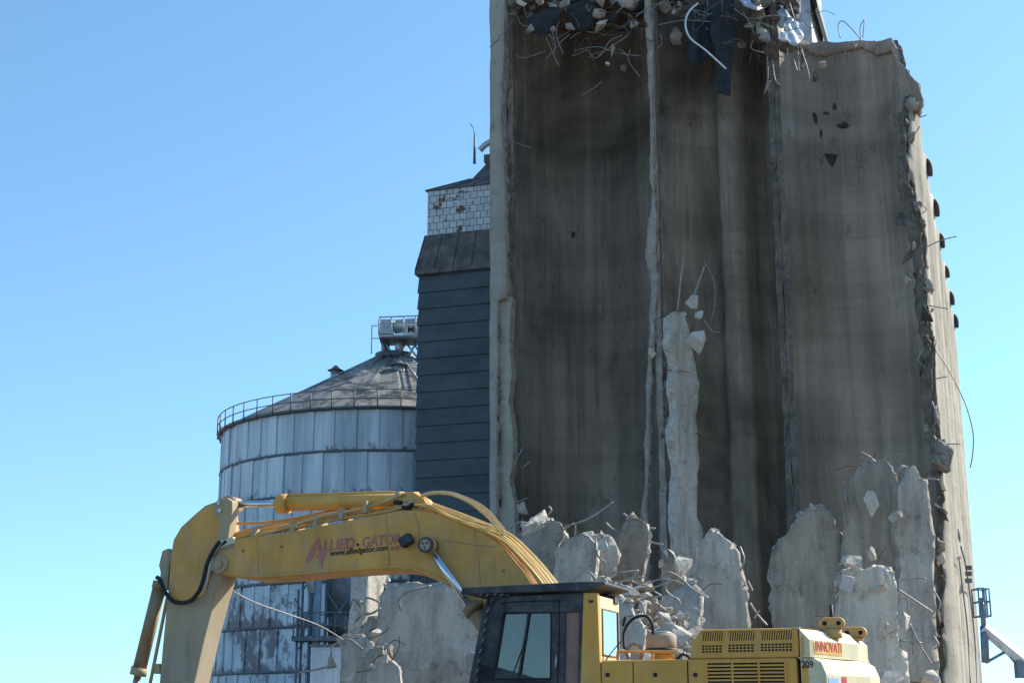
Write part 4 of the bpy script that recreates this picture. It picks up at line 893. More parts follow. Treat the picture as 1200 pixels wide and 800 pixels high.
bm = bmesh.new(); ax = ez(556, 190, TT + 1.7); ax2 = ez(556, 159, TT + 1.7); tube(bm, [(ax[0], 1.7, ax[1] - .1), (ax[0], 1.7, ax2[1])], .09, 6, True, .05)
q = ez(551, 156, TT + 1.7); tube(bm, [(ax[0], 1.7, ax2[1]), (q[0] + .2, 1.7, q[1] + .3), (q[0], 1.7, q[1] + .6)], .03, 5); mk('antenna', bm, 'grey_steel', EL)
bm = bmesh.new(); tube(bm, smoothline([(.1 + ez(566, 178, TT + 3)[0], 2.2, ez(566, 176, TT + 2.2)[1]), (ez(569, 170, TT + 2.2)[0], 2.2, ez(569, 170, TT + 2.2)[1]), (ez(576, 166, TT + 2.2)[0], 2.2, ez(576, 166, TT + 2.2)[1])], 4), .2, 8); mk('spout', bm, 'galv', EL)

# ------------------------------------------------------------------ plant and pipes at the foot of the bin
PD = 60
PT = empty('pipe_tower', at(385, 760, PD)); tag(PT, 'steel pipe tower with grey hopper and catwalk seen below the boom', 'pipe tower')
def pl_(px, py, D=PD): return at(px, py, D) - PT.location
zg = -PT.location.z
def post(px, r, mat, py0=640, D=PD, name='pipe'):
    a = pl_(px, py0, D); bm = bmesh.new(); tube(bm, [a, Vector((a.x, a.y, zg))], r, 10); mk(name, bm, mat, PT)
post(374, .16, 'blue_steel'); post(367, .10, 'grey_steel', D=60.5); post(414, .07, 'galv'); post(350, .05, 'grey_steel', 690); post(356, .05, 'grey_steel', 660, 60.8); post(384, .06, 'grey_steel', 650, 60.6); post(393, .05, 'rust', 660, 60.6)
bm = bmesh.new(); a = pl_(401, 650, 61); tube(bm, [a, pl_(401, 722, 61)], .62, 18); tube(bm, [pl_(401, 722, 61), pl_(401, 748, 61)], .62, 18, True, .2); mk('hopper', bm, 'grey_steel', PT)
bm = bmesh.new(); tube(bm, [pl_(362, 640), pl_(363, 672), pl_(366, 695)], .28, 12, True, .16); mk('spout', bm, 'galv', PT)
bm = bmesh.new(); p_ = pl_(344, 748); q_ = pl_(420, 748); box(bm, p_.x, q_.x, -.6, .8, p_.z - .1, p_.z + .08)
for px in range(346, 420, 12):
    for dy in (-.6, .8): a = pl_(px, 748); tube(bm, [Vector((a.x, dy, a.z)), Vector((a.x, dy, a.z + 1.0))], .03, 5)
for h in (.5, 1.0):
    for dy in (-.6, .8): tube(bm, [Vector((p_.x, dy, p_.z + h)), Vector((q_.x, dy, q_.z + h))], .028, 5)
mk('catwalk', bm, 'grey_steel', PT)
bm = bmesh.new()
for s_ in ((384, 695, 412, 738), (384, 740, 408, 700), (350, 760, 367, 735), (345, 700, 374, 755), (367, 700, 352, 745), (356, 690, 372, 665)): tube(bm, [pl_(s_[0], s_[1]), pl_(s_[2], s_[3])], .035, 5)
mk('brace', bm, 'grey_steel', PT)
SH = empty('machine_shed', at(400, 800, 66)); tag(SH, 'dark steel shed standing behind the pipe tower', 'shed')
o0 = at(384, 800, 66) - SH.location; o1 = at(440, 800, 66) - SH.location; zt = at(400, 655, 66).z - SH.location.z
bm = bmesh.new(); box(bm, o0.x, o1.x, 0, 4, -SH.location.z, zt)
for i in range(9): x = o0.x + (o1.x - o0.x) * i / 8; box(bm, x - .04, x + .04, -.06, -.003, -SH.location.z, zt - .02)
mk('wall', bm, 'black_sheet', SH); bm = bmesh.new(); box(bm, o0.x - .2, o1.x + .2, -.3, 4.2, zt + .01, zt + .15); mk('roof', bm, 'grey_steel', SH)
BX = empty('control_box', at(382, 800, 52)); tag(BX, 'pale blue metal cabinet below the catwalk at the bin foot', 'cabinet')
a = at(363, 800, 52) - BX.location; b = at(402, 800, 52) - BX.location; zt = at(380, 757, 52).z - BX.location.z
bm = bmesh.new(); box(bm, a.x, b.x, 0, 1.2, -BX.location.z, zt); mk('cabinet', bm, 'bin', BX, bevel=.03)
bm = bmesh.new(); box(bm, a.x - .05, b.x + .05, -.06, 1.26, zt + .003, zt + .07); mk('lid', bm, 'grey_steel', BX)
bm = bmesh.new(); box(bm, a.x + .1, b.x - .1, -.03, -.002, zt - 1.9, zt - .1); mk('door', bm, 'bin', BX, bevel=.01)
# loose cable crossing in front of the bin
bm = bmesh.new(); tube(bm, smoothline([at(272, 692, 36), at(300, 706, 36.5), at(340, 720, 37.5), at(375, 733, 38.5), at(402, 749, 40)], 6), .018, 5)
tag(recentre(mk('loose_cable', bm, 'rebar')), 'thin slack cable running from the rubble past the stick', 'cable')

# ------------------------------------------------------------------ boom lift at right
BLD = 58
BL = empty('boom_lift', (at(1245, 800, BLD).x, BLD, 0)); tag(BL, 'pale boom lift arm with work basket raised beside the silo flank', 'boom lift')
def bl(px, py, D=BLD): return at(px, py, D) - BL.location
bm = bmesh.new(); tube(bm, [bl(1152, 735), bl(1245, 812)], .22, 4, True, .3); mk('arm', bm, 'white_sheet', BL, bevel=.02)
bm = bmesh.new(); tube(bm, [bl(1245, 812), Vector((0, 0, 1.3))], .28, 4); mk('lower_arm', bm, 'white_sheet', BL, bevel=.02)
bm = bmesh.new(); tube(bm, [bl(1158, 738), bl(1198, 786)], .05, 6); tube(bm, [bl(1155, 776), bl(1180, 762)], .06, 6); tube(bm, [bl(1153, 733), bl(1155, 776)], .16, 4); tube(bm, [bl(1150, 700), bl(1153, 735)], .10, 6); box(bm, -.25, .25, -.2, .2, -.35, .3, 0, Matrix.Translation(bl(1198, 783))); mk('linkage', bm, 'blue_steel', BL)
bm = bmesh.new(); c = bl(1151, 722)
for h in (0, .55, 1.05):
    P = [c + Vector((x, y, h)) for x, y in ((-.2, -.4), (.22, -.4), (.22, .4), (-.2, .4), (-.2, -.4))]; tube(bm, P, .035, 5)
for x, y in ((-.2, -.4), (.22, -.4), (.22, .4), (-.2, .4), (.02, -.4), (.22, 0)): tube(bm, [c + Vector((x, y, 0)), c + Vector((x, y, 1.05))], .035, 5)
mk('basket', bm, 'blue_steel', BL)
bm = bmesh.new(); box(bm, -1.5, 1.5, -1.1, 1.1, .5, 1.4); mk('chassis', bm, 'white_sheet', BL, bevel=.08)
for x in (-1.0, 1.0):
    for y in (-1.2, 1.2):
        bm = bmesh.new(); tube(bm, [(x, y - .18, .5), (x, y + .18, .5)], .5, 20); mk('wheel', bm, 'rubber', BL, bevel=.03)

# ------------------------------------------------------------------ excavator. local frame: x = forward (photo left), y = its left side (to the camera), z up
TH = R(20); H_ = Vector((-math.cos(TH), math.sin(TH), 0)); V_ = Vector((-math.sin(TH), -math.cos(TH), 0))
EO = Vector((1.888, 22.282, 0))
XC = empty('excavator', EO, math.pi - TH); tag(XC, 'large yellow tracked excavator with long boom stretched out to the left', 'excavator')
def uz(px, py, v):
    r = ray(px, py); k_ = (v + EO.dot(V_)) / r.dot(V_); q = r * k_ - EO; return (q.dot(H_), CH + k_ * r.z)
def uvz(px, py, v): a, b = uz(px, py, v); return Vector((a, v, b))
def plate(name, pts, v0, v1, mat, parent=XC, bevel=.02):
    bm = bmesh.new(); prism(bm, [uz(px, py, v1) for px, py in pts], v0, v1); return mk(name, bm, mat, parent, bevel=bevel)
def cyl(name, p, q, r, mat, parent=XC, seg=20, r2=None):
    bm = bmesh.new(); tube(bm, [p, q], r, seg, True, r2); return mk(name, bm, mat, parent)
# boom
boom_pts = [(247, 668), (246, 656), (252, 645), (262, 637), (290, 629), (330, 624), (370, 617), (400, 611), (435, 604), (465, 598), (490, 597), (508, 600), (530, 607), (567, 624), (592, 644), (612, 668), (634, 700), (652, 745), (655, 800), (610, 812), (580, 760), (560, 722), (545, 700), (528, 688), (508, 678), (488, 671), (462, 668), (425, 670), (380, 673), (340, 677), (293, 679), (262, 674)]
boom = plate('boom', boom_pts, -.32, .32, 'yellow', bevel=.035)
for vv in (.325,):
    bm = bmesh.new()  # lower edge flange line
    P = [(262, 673), (293, 678), (340, 676), (380, 672), (425, 669), (462, 667), (488, 670), (508, 677), (528, 687)]
    tube(bm, smoothline([uvz(x, y - 3, .325) for x, y in P], 4), .028, 6); mk('flange', bm, 'yellow', boom)
    bm = bmesh.new(); tube(bm, smoothline([uvz(x, y, .325) for x, y in [(485, 600), (490, 615), (491, 630), (488, 640)]], 4), .008, 5); tube(bm, smoothline([uvz(x, y, .325) for x, y in [(520, 632), (550, 637), (580, 640)]], 4), .007, 5); mk('weld_seam', bm, 'yellow_dust', boom)
# tip boss
bm = bmesh.new(); p = uvz(258, 661, .32); tube(bm, [p + Vector((0, .05, 0)), p - Vector((0, .69, 0))], .15, 24); o = mk('pivot_boss', bm, 'yellow_dust', boom, bevel=.015)
bm = bmesh.new(); tube(bm, [p + Vector((0, .05, 0)), p + Vector((0, .09, 0))], .07, 20); prism(bm, [uz(x, y, .37) for x, y in [(241, 658), (257, 656), (261, 661), (258, 667), (242, 668), (239, 663)]], .372, .395); mk('pin', bm, 'yellow_dust', boom, bevel=.008)
# lettering on the boom
def letter(body, px, py, px2, size, mat, v=.322, shear=0, name='lettering', parent=boom, bold=.004, w=0):
    p = uvz(px, py, v); q = uvz(px2[0], px2[1], v); d = (q - p); ang = math.atan2(d.z, -d.x)
    m = Matrix.Translation(p + Vector((0, .003, 0))) @ Matrix.Rotation(math.pi, 4, 'Z') @ Matrix.Rotation(-ang, 4, 'Y') @ Matrix.Rotation(R(90), 4, 'X')
    o = text(body, name, mat, parent, Matrix.Identity(4), size, shear, .003, bold)
    if w:
        xs = [v_.co.x for v_ in o.data.vertices]; q2 = uvz(px + w, py, v); f = abs(q2.x - p.x) / (max(xs) - min(xs))
        o.data.transform(Matrix.Diagonal((f, 1, 1, 1)) @ Matrix.Translation((-min(xs), 0, 0)))
    o.data.transform(m); return o
letter('A', 361, 649, (471, 640), .36, 'txt_pink', shear=.2, bold=.006, w=17)
letter('LLIED', 379, 645, (471, 636), .23, 'txt_pink', shear=.15, bold=.006, w=37)
letter('\u2022', 418, 642, (471, 636), .16, 'txt_dark', w=3)
letter('GATOR', 425, 641, (471, 635.5), .23, 'txt_pink', shear=.1, bold=.006, w=45)
letter('INC', 458, 645, (471, 643), .09, 'txt_pink', bold=.002, w=12)
letter('www.alliedgator.com', 387, 651, (456, 644), .13, 'txt_dark', shear=.2, bold=.002, w=68)
for P in ([(366, 640), (373, 640), (364, 657), (358, 660), (360, 650)], [(371, 650), (383, 646), (378, 658), (377, 666)]):
    bm = bmesh.new(); prism(bm, [uz(x, y, .322) for x, y in P], .323, .327); mk('emblem', bm, 'txt_pink', boom)
dp_ = plate('doubler_plate', [(494, 630), (500, 627), (512, 627), (519, 634), (519, 646), (512, 652), (500, 652), (493, 646)], .321, .336, 'yellow', boom, .005)
for pts in ([(300, 628.5), (302, 650), (303, 676)], [(452, 603), (455, 630), (456, 665)], [(556, 622), (560, 650), (566, 716)]):
    bm = bmesh.new(); tube(bm, [uvz(x, y, .322) for x, y in pts], .009, 5); mk('weld_seam', bm, 'yellow', boom)
for px, py in ((285, 645), (330, 640), (590, 668), (600, 690)): c = uvz(px, py, .321); cyl('grease_fitting', c, c + Vector((0, .02, 0)), .02, 'brown', boom, 8)
# lamp on boom
p = uvz(478, 634, .32); bm = bmesh.new(); box(bm, -.11, .09, 0, .16, -.08, .08, 0, Matrix.Translation(p) @ Matrix.Rotation(R(30), 4, 'Y')); o = mk('work_lamp', bm, 'black_paint', boom, bevel=.02)
# pivot of lift cylinder
p = uvz(506, 640, .32)
for y in (1, -1):
    bm = bmesh.new(); c0 = Vector((p.x, .32 * y, p.z)); tube(bm, [c0, c0 + Vector((0, .26 * y, 0))], .125, 24); o = mk('cylinder_pin', bm, 'black_paint', boom, bevel=.012)
    bm = bmesh.new(); tube(bm, [c0 + Vector((0, .26 * y, 0)), c0 + Vector((0, .275 * y, 0))], .085, 20); mk('pin_cap', bm, 'yellow_dust', o)
    for a in range(3): t_ = a * 2.094 + .5; cc = c0 + Vector((math.cos(t_) * .045, .275 * y, math.sin(t_) * .045)); cyl('bolt', cc, cc + Vector((0, .012 * y, 0)), .018, 'black_paint', o, 8)
    # lift cylinder: rod then barrel
    q1 = uz(553, 712, .46); q2 = uz(575, 775, .46)
    c1 = Vector((p.x, .46 * y, p.z)); a1 = Vector((q1[0], .46 * y, q1[1])); d = (a1 - c1).normalized()
    bl_ = a1 + d * 1.9
    lc = cyl('lift_cylinder', a1, bl_, .125, 'brown'); cyl('collar', a1 - d * .04, a1 + d * .09, .15, 'brown', lc)
    cyl('rod', c1, a1, .062, 'chrome', lc); cyl('rod_eye', c1 + Vector((0, -.07, 0)), c1 + Vector((0, .07, 0)), .13, 'yellow', lc)
# stick
stick_pts = [(251, 588), (240, 592), (226, 604), (212, 617), (203, 632), (200, 650), (197, 690), (190, 760), (184, 830), (180, 900), (210, 905), (224, 815), (240, 745), (251, 704), (262, 668), (266, 645), (264, 620), (262, 600), (258, 590)]
stick = plate('stick', stick_pts[:7] + stick_pts[7:], -.24, .24, 'yellow_dust', bevel=.02)
plate('cheek_plate', [(250, 590), (240, 594), (226, 606), (212, 619), (204, 634), (201, 652), (198, 690), (205, 702), (222, 706), (240, 696), (248, 668), (250, 650), (258, 636), (263, 625), (261, 602), (257, 592)], .243, .262, 'yellow', stick, .006)
# bellcrank/link at the top of the stick
lk = plate('top_link', [(252, 588), (258, 583), (266, 583), (272, 587), (272, 597), (266, 640), (262, 650), (256, 640), (258, 610), (250, 600)], .10, .30, 'yellow_dust', stick, .01)
for px, py in ((257, 589), (258, 598)):
    c = uvz(px, py, .30); cyl('pin', c, c + Vector((0, .03, 0)), .035, 'galv', lk, 12)
plate('top_link', [(262, 588), (270, 588), (274, 600), (272, 650), (266, 655), (266, 610)], -.28, -.12, 'black_paint', stick, .01)
# bracket with hoses at stick/boom joint
br = plate('hose_bracket', [(256, 634), (272, 628), (276, 634), (274, 644), (258, 646)], .1, .32, 'cream', stick, .01)
def hose(pts, r, mat='rubber', parent=boom, name='hose'):
    bm = bmesh.new(); tube(bm, smoothline([uvz(x, y, v) for x, y, v in pts], 7), r, 8); return mk(name, bm, mat, parent)
hose([(258, 634, .36), (250, 645, .40), (243, 660, .42), (238, 680, .44), (232, 694, .42), (222, 704, .38), (205, 705, .36), (194, 694, .34), (188, 680, .30), (184, 676, .26)], .036, parent=stick)
hose([(262, 632, .32), (254, 642, .36), (247, 655, .38), (243, 675, .38), (236, 692, .38)], .035, 'galv', parent=stick)
hose([(266, 634, .3), (256, 640, .33), (249, 648, .34), (246, 656, .34)], .03, parent=stick)
# bucket cylinder and its bracket, far left
bk = plate('cylinder_bracket', [(190, 645), (197, 642), (201, 650), (198, 665), (196, 690), (186, 690), (188, 670), (186, 662)], -.12, .14, 'yellow_dust', stick, .01)
bc = cyl('bucket_cylinder', uvz(187, 688, .05), uvz(163, 785, .05), .115, 'brown', XC); a, b = uvz(163, 785, .05), uvz(187, 688, .05); d = (a - b).normalized()
cyl('collar', a - d * .05, a + d * .08, .14, 'yellow_dust', bc); cyl('rod', a, a + d * 1.5, .06, 'chrome', bc); cyl('cap', b - d * .1, b + d * .02, .13, 'brown', bc)
hose([(196, 700, .06), (190, 730, .08), (182, 770, .08), (176, 800, .08)], .03, 'yellow_dust', bc)
for px, py in ((183, 783), (183, 690)): plate('clamp', [(px - 3, py - 6), (px + 4, py - 6), (px + 4, py + 6), (px - 3, py + 6)], -.1, .1, 'yellow_dust', stick, .01)
# shear attachment resting out of frame
sh = empty('shear_attachment', (0, 0, 0), 0, XC); bpy.data.objects.remove(sh)
q = uz(195, 900, .24); bm = bmesh.new(); prism(bm, [(q[0] - .35, q[1] + .1), (q[0] + .4, q[1] + .1), (q[0] + .55, .5), (q[0] + .2, .05), (q[0] - .1, .35), (q[0] - .4, .1), (q[0] - .6, .5)], -.3, .3); mk('shear', bm, 'yellow_dust', XC, bevel=.03)
# arm cylinder on top of the boom
p1, p2, p3 = uvz(272, 591, 0), uvz(330, 590, 0), uvz(490, 585, 0)
ac = cyl('arm_cylinder', p2, p3, .125, 'yellow_clean'); d = (p3 - p2).normalized()
cyl('rod', p1, p2, .06, 'chrome', ac); cyl('rod_eye', p1 - Vector((0, .16, 0)), p1 + Vector((0, .16, 0)), .13, 'yellow_dust', ac)
cyl('collar', p2 - d * .05, p2 + d * .13, .165, 'yellow_clean', ac); cyl('collar', p2 + d * 2.1, p2 + d * 2.2, .14, 'yellow_dust', ac)
bm = bmesh.new(); tube(bm, [uvz(338, 580, .02), uvz(460, 577, .02), uvz(478, 580, .02)], .03, 8); mk('oil_pipe', bm, 'yellow_clean', ac)
plate('mount', [(456, 604), (462, 592), (468, 581), (475, 576), (484, 576), (494, 582), (502, 592), (512, 602), (490, 606)], -.2, .2, 'yellow', boom, .015)
# pipes along upper boom
for i, (v, dy) in enumerate([(.22, 0), (.10, -3), (-.05, -6)]):
    hose([(270, 634 + dy, v), (290, 627 + dy, v), (340, 620 + dy * 1.5, v), (390, 609 + dy, v), (430, 603 + dy, v), (462, 597 + dy, v), (480, 590 + dy * .5, v)], .028, 'yellow', name='pipe')
hose([(275, 613, -.1), (310, 612, -.1), (345, 607, -.1), (390, 598, -.1), (430, 590, -.1), (455, 584, -.1)], .025, 'yellow', name='pipe')
hose([(275, 634, .26), (330, 620, .28), (372, 606, .28), (430, 594, .26), (462, 583, .24), (474, 578, .22)], .022, 'hose_y', name='pipe')
for px, py in ((345, 617), (402, 602), (430, 594), (300, 626), (372, 612)):
    c = uvz(px, py, .2); bm = bmesh.new(); box(bm, -.04, .04, -.3, .1, -.10, .09, 0, Matrix.Translation(c)); mk('pipe_clamp', bm, 'yellow_dust', boom, bevel=.01)
# coupling block cluster
for i in range(6):
    c = uvz(462 + 5 * i, 588 + (i % 3) * 3, .22 - .05 * (i % 2)); cyl('fitting', c, c + Vector((-.14, .02, -.02)), .035, 'galv' if i % 2 else 'rubber', boom, 8)
# hose bundle running down the back of the boom
base = [(486, 590), (505, 594), (530, 605), (560, 618), (590, 632), (612, 652), (632, 676), (652, 706), (662, 745)]
for i in range(9):
    off = i * 2.0 - 3; vv = .30 - .075 * i
    P = [(x + off * (.15 + .85 * j / 8) * (.6 if j < 3 else 1.0), y - off * (.45 if j > 1 else .25) + rn.uniform(-1.2, 1.2), vv + rn.uniform(-.02, .02)) for j, (x, y) in enumerate(base)]
    hose(P, .024 + .005 * (i % 2), 'hose_y' if i % 3 else 'yellow_clean')
for i in range(4):
    vv = .2 - .12 * i; o_ = i * 3
    hose([(478, 588, vv), (500, 580 - o_ * .3, vv), (525, 579 - o_ * .3, vv), (548, 588 - o_ * .5, vv), (570, 605 - o_, vv), (592, 630 - o_, vv)], .015, 'hose_y' if i % 2 == 0 else 'yellow_dust')
# cab
CV1 = 1.5; CV0 = .42; ZB = 860
cab = plate('cab', [(560, 775), (550, 812), (545, 880), (703, 880), (703, 815)], CV0, CV1, 'black_paint', bevel=.02)
cab.name = 'cab'
def cp(name, pts, v0=CV1 - .07, v1=CV1, mat='black_paint', bevel=.012, parent=cab): return plate(name, pts, v0, v1, mat, parent, bevel)
def frame(v0, v1, tag_='side_frame'):
    bm = bmesh.new()
    def P(pts): prism(bm, [uz(x, y, CV1) for x, y in pts], v0, v1)
    P([(573, 698), (592, 698), (591, 719), (579, 793.5), (577, 800), (549, 800), (566, 712)])
    P([(592, 698), (684, 694), (683, 716), (645, 718), (591, 719)])
    P([(645, 718), (662.5, 717.5), (661, 812), (644, 812)])
    P([(678.6, 716), (684, 716), (682, 812), (676.5, 812)])
    P([(577, 793.5), (644, 793.5), (644, 812), (570, 812)])
    return mk(tag_, bm, 'black_paint', cab, bevel=.012)
frame(CV1 - .08, CV1); frame(CV0, CV0 + .08)
bm = bmesh.new(); tube(bm, [uvz(619.5, 718, CV1 + .0), uvz(607.5, 794, CV1 + .0)], .016, 6); mk('window_divider', bm, 'black_paint', cab)
for v in (CV1 - .04, CV0 + .04):
    bm = bmesh.new(); prism(bm, [uz(x, y, CV1) for x, y in [(590, 718), (646, 717), (645, 795), (578, 795)]], v - .005, v + .005); mk('side_window', bm, 'glass', cab)
cp('curtain', [(662, 716), (679, 715), (677, 806), (661, 806)], CV1 - .06, CV1 - .045, 'pink_pane', 0)
bm = bmesh.new(); tube(bm, smoothline([uvz(x, y, CV1 + .004) for x, y in [(585, 708), (600, 705), (650, 703.5), (655, 708), (655, 760), (653, 812)]], 3), .007, 5); mk('door_seam', bm, 'dark', cab)
bm = bmesh.new(); tube(bm, [uvz(652, 768, CV1), uvz(652, 768, CV1 + .05), uvz(651, 782, CV1 + .05), uvz(651, 782, CV1)], .012, 6); mk('door_handle', bm, 'galv', cab)
bm = bmesh.new(); tube(bm, [uvz(600, 792, CV1 - .03), uvz(613, 756, CV1 - .02)], .006, 5); mk('wiper', bm, 'rubber', cab)
bm = bmesh.new()
for P in ([(590, 718), (646, 717), (645, 795), (578, 795), (590, 718)],): tube(bm, [uvz(x, y, CV1 + .002) for x, y in P], .014, 6)
mk('window_seal', bm, 'rubber', cab)
for py in (704, 760, 808): c = uvz(569 - (py - 704) * .14 + 3, py, CV1); cyl('hinge', c + Vector((0, .01, -.05)), c + Vector((0, .01, .05)), .018, 'rubber', cab, 8)
# yellow rear pillar and rear wall with window
cp('rear_pillar', [(683.5, 694), (700, 694), (704.5, 815), (679.5, 815)], CV1 - .10, CV1 + .01, 'yellow_clean', .015)
ur = uz(701, 740, CV1)[0]; zt_, zb_ = uz(699, 697, CV1)[1], 2.0
wz0, wz1 = uz(704, 766, CV1)[1], uz(702, 712, CV1)[1]
bm = bmesh.new(); x0, x1 = ur - .0, ur + .07
box(bm, x0, x1, CV0, CV1 - .105, wz1, zt_); box(bm, x0, x1, CV0, CV1 - .105, zb_, wz0); box(bm, x0, x1, CV0, CV0 + .10, wz0, wz1); box(bm, x0, x1, CV1 - .19, CV1 - .105, wz0, wz1)
mk('rear_wall', bm, 'cream', cab, bevel=.01)  # cream puts the sunlit look of the cab rear into its colour
bm = bmesh.new(); box(bm, x0 - .004, x0 + .004, CV0 + .102, CV1 - .192, wz0 + .002, wz1 - .002); mk('rear_window', bm, 'rear_glass', cab)
bm = bmesh.new()
P = [(x0 - .008, CV0 + .10, wz0), (x0 - .008, CV1 - .19, wz0), (x0 - .008, CV1 - .19, wz1), (x0 - .008, CV0 + .10, wz1), (x0 - .008, CV0 + .10, wz0)]; tube(bm, P, .014, 6); mk('window_seal', bm, 'brown', cab)
# roof visor
bm = bmesh.new(); zr0 = uz(699, 692, CV1)[1]
uf = uz(541, 690, CV1 + .06)[0]; ub = uz(709, 688, CV1 + .06)[0]
prism(bm, [(uf, zr0 + .05), (uf + .02, zr0 + .01), (ub + .3, zr0 + .0), (ub, zr0 + .08), (ub, zr0 + .12), (ub + .3, zr0 + .13), (uf, zr0 + .10)], CV0 - .12, CV1 + .07); mk('roof', bm, 'black_paint', cab, bevel=.012)
bm = bmesh.new(); box(bm, ub + .1, ub + .3, CV0 + .1, CV0 + .3, zr0 - .12, zr0 - .003); mk('roof_bracket', bm, 'black_paint', cab, bevel=.01)
hose([(690, 703, CV1 + .02), (692, 705, CV1 + .025), (695, 703, CV1 + .02)], .012, 'rubber', cab, 'handle')
# cable chain with pale stripes along cab front pillar
bm = bmesh.new(); bm2 = bmesh.new()
P = smoothline([uvz(x, y, CV1 + .05) for x, y in [(549, 692), (556, 693), (566, 697), (580, 696), (596, 697)]], 8)
P2 = smoothline([uvz(x, y, CV1 + .05) for x, y in [(586, 697), (576, 706), (571, 718), (567, 745), (562, 770), (558, 800), (556, 830)]], 8)
for Q in (P, P2): tube(bm, Q, .019, 8)
mk('cable_sleeve', bm, 'sleeve', cab)
# interior
bm = bmesh.new(); u0, _ = uz(634, 780, 1.0); box(bm, u0 - .1, u0 + .5, .7, 1.25, 1.6, 2.25); box(bm, u0 - .12, u0 + .06, .7, 1.25, 2.2, 2.78); box(bm, u0 - .1, u0 + .02, .85, 1.1, 2.8, 2.98); mk('seat', bm, 'rubber', cab, bevel=.05)
bm = bmesh.new(); a = uvz(612, 772, 1.1); b = uvz(626, 800, 1.1); tube(bm, [uvz(613, 766, 1.38), uvz(627, 796, 1.38)], .012, 6); mk('control_lever', bm, 'white_pipe', cab)
bm = bmesh.new(); tube(bm, [uvz(603, 722, 1.3), uvz(600, 770, 1.3)], .02, 8); mk('grab_bar', bm, 'galv', cab)
bm = bmesh.new(); box(bm, uz(600, 780, 1.)[0] - .1, uz(600, 780, 1.)[0] + .15, .6, 1.3, 1.6, 2.28); mk('dashboard', bm, 'rubber', cab, bevel=.04)
# upper structure
ub0 = ur - .03; un = -2.55; zdeck = uz(780, 772, CV1)[1]
body = empty('b'); bpy.data.objects.remove(body)
bm = bmesh.new(); box(bm, un, ub0, -1.5, 1.5, 1.25, zdeck); box(bm, ub0, 2.0, -1.5, CV0 - .5, 1.25, zdeck - .1)
body = mk('body', bm, 'yellow_clean', XC, bevel=.03)
bm = bmesh.new(); box(bm, un - .2, 2.1, -1.45, 1.45, 1.1, 1.24); mk('deck_plate', bm, 'black_paint', XC)
for px, py in ((712, 790), (768, 790), (815, 790)): c = uvz(px, py, CV1); cyl('latch', c, c + Vector((0, .015, 0)), .03, 'rubber', body, 12)
bm = bmesh.new(); box(bm, uz(742, 785, CV1)[0] - .006, uz(742, 785, CV1)[0] + .006, 1.499, 1.504, 1.3, zdeck - .03); mk('panel_gap', bm, 'dark', body)
uj = uz(806, 785, CV1)[0]
for px in (806,):
    bm = bmesh.new(); box(bm, uj - .008, uj + .008, 1.499, 1.504, 1.3, zdeck - .03); mk('panel_gap', bm, 'dark', body)
# hood
h0 = uz(819, 738, CV1)[0]; h1 = uz(808, 769, CV1)[0]; zh = uz(850, 736.5, CV1)[1]; hr_ = uz(936, 740, CV1)[0]
bm = bmesh.new(); prism(bm, [(h1, zdeck + .003), (h1 - .03, zdeck + .2), (h0, zh - .03), (h0 - .06, zh), (hr_ + .01, zh), (hr_ + .01, zdeck + .003)], -1.3, 1.5); hood = mk('hood', bm, 'yellow_clean', XC, bevel=.025)
def vent_(x0, x1, y0, y1, slats, slant=0, grid=False, parent=hood):
    a = uz(x0, y0, CV1); b = uz(x1, y1, CV1); ul, ur_ = a[0], b[0]; zt, zb = a[1], b[1]
    bm = bmesh.new(); box(bm, ur_, ul, 1.4, 1.504, zb, zt); v = mk('vent', bm, 'dark', parent)
    bm = bmesh.new()
    if grid:
        nx = max(3, int(abs(ul - ur_) / .045)); 
        for i in range(nx + 1): x = ur_ + (ul - ur_) * i / nx; box(bm, x - .006, x + .006, 1.503, 1.507, zb, zt)
        for i in range(4): z = zb + (zt - zb) * i / 3; box(bm, ur_, ul, 1.5045, 1.5085, z - .006, z + .006)
    elif slant:
        nx = slats
        for i in range(nx + 1):
            x = ur_ + (ul - ur_) * i / nx; vs = box(bm, x - .008, x + .008, 1.503, 1.509, zb, zt)
            for q in vs:
                if q.co.z > (zb + zt) / 2: q.co.x -= .02
    else:
        for i in range(slats + 1): z = zb + (zt - zb) * i / slats; box(bm, ur_, ul, 1.503, 1.525, z - .012, z + .012)
        for f in (0, .333, .667, 1): x = ur_ + (ul - ur_) * f; box(bm, x - .012, x + .012, 1.502, 1.531, zb, zt)
    mk('slats', bm, 'yellow_clean', v)
vent_(822.5, 847, 739.5, 750, 9, 1); vent_(854, 884, 739, 749.5, 11, 1); vent_(891.6, 928, 738.5, 748.8, 13, 1)
vent_(822, 846.5, 755.2, 764.5, 0, 0, True); vent_(853, 884, 754.2, 763.5, 0, 0, True); vent_(891, 929, 753.2, 762.5, 0, 0, True)
vent_(828, 923, 775.5, 835, 14, 0, False, body)
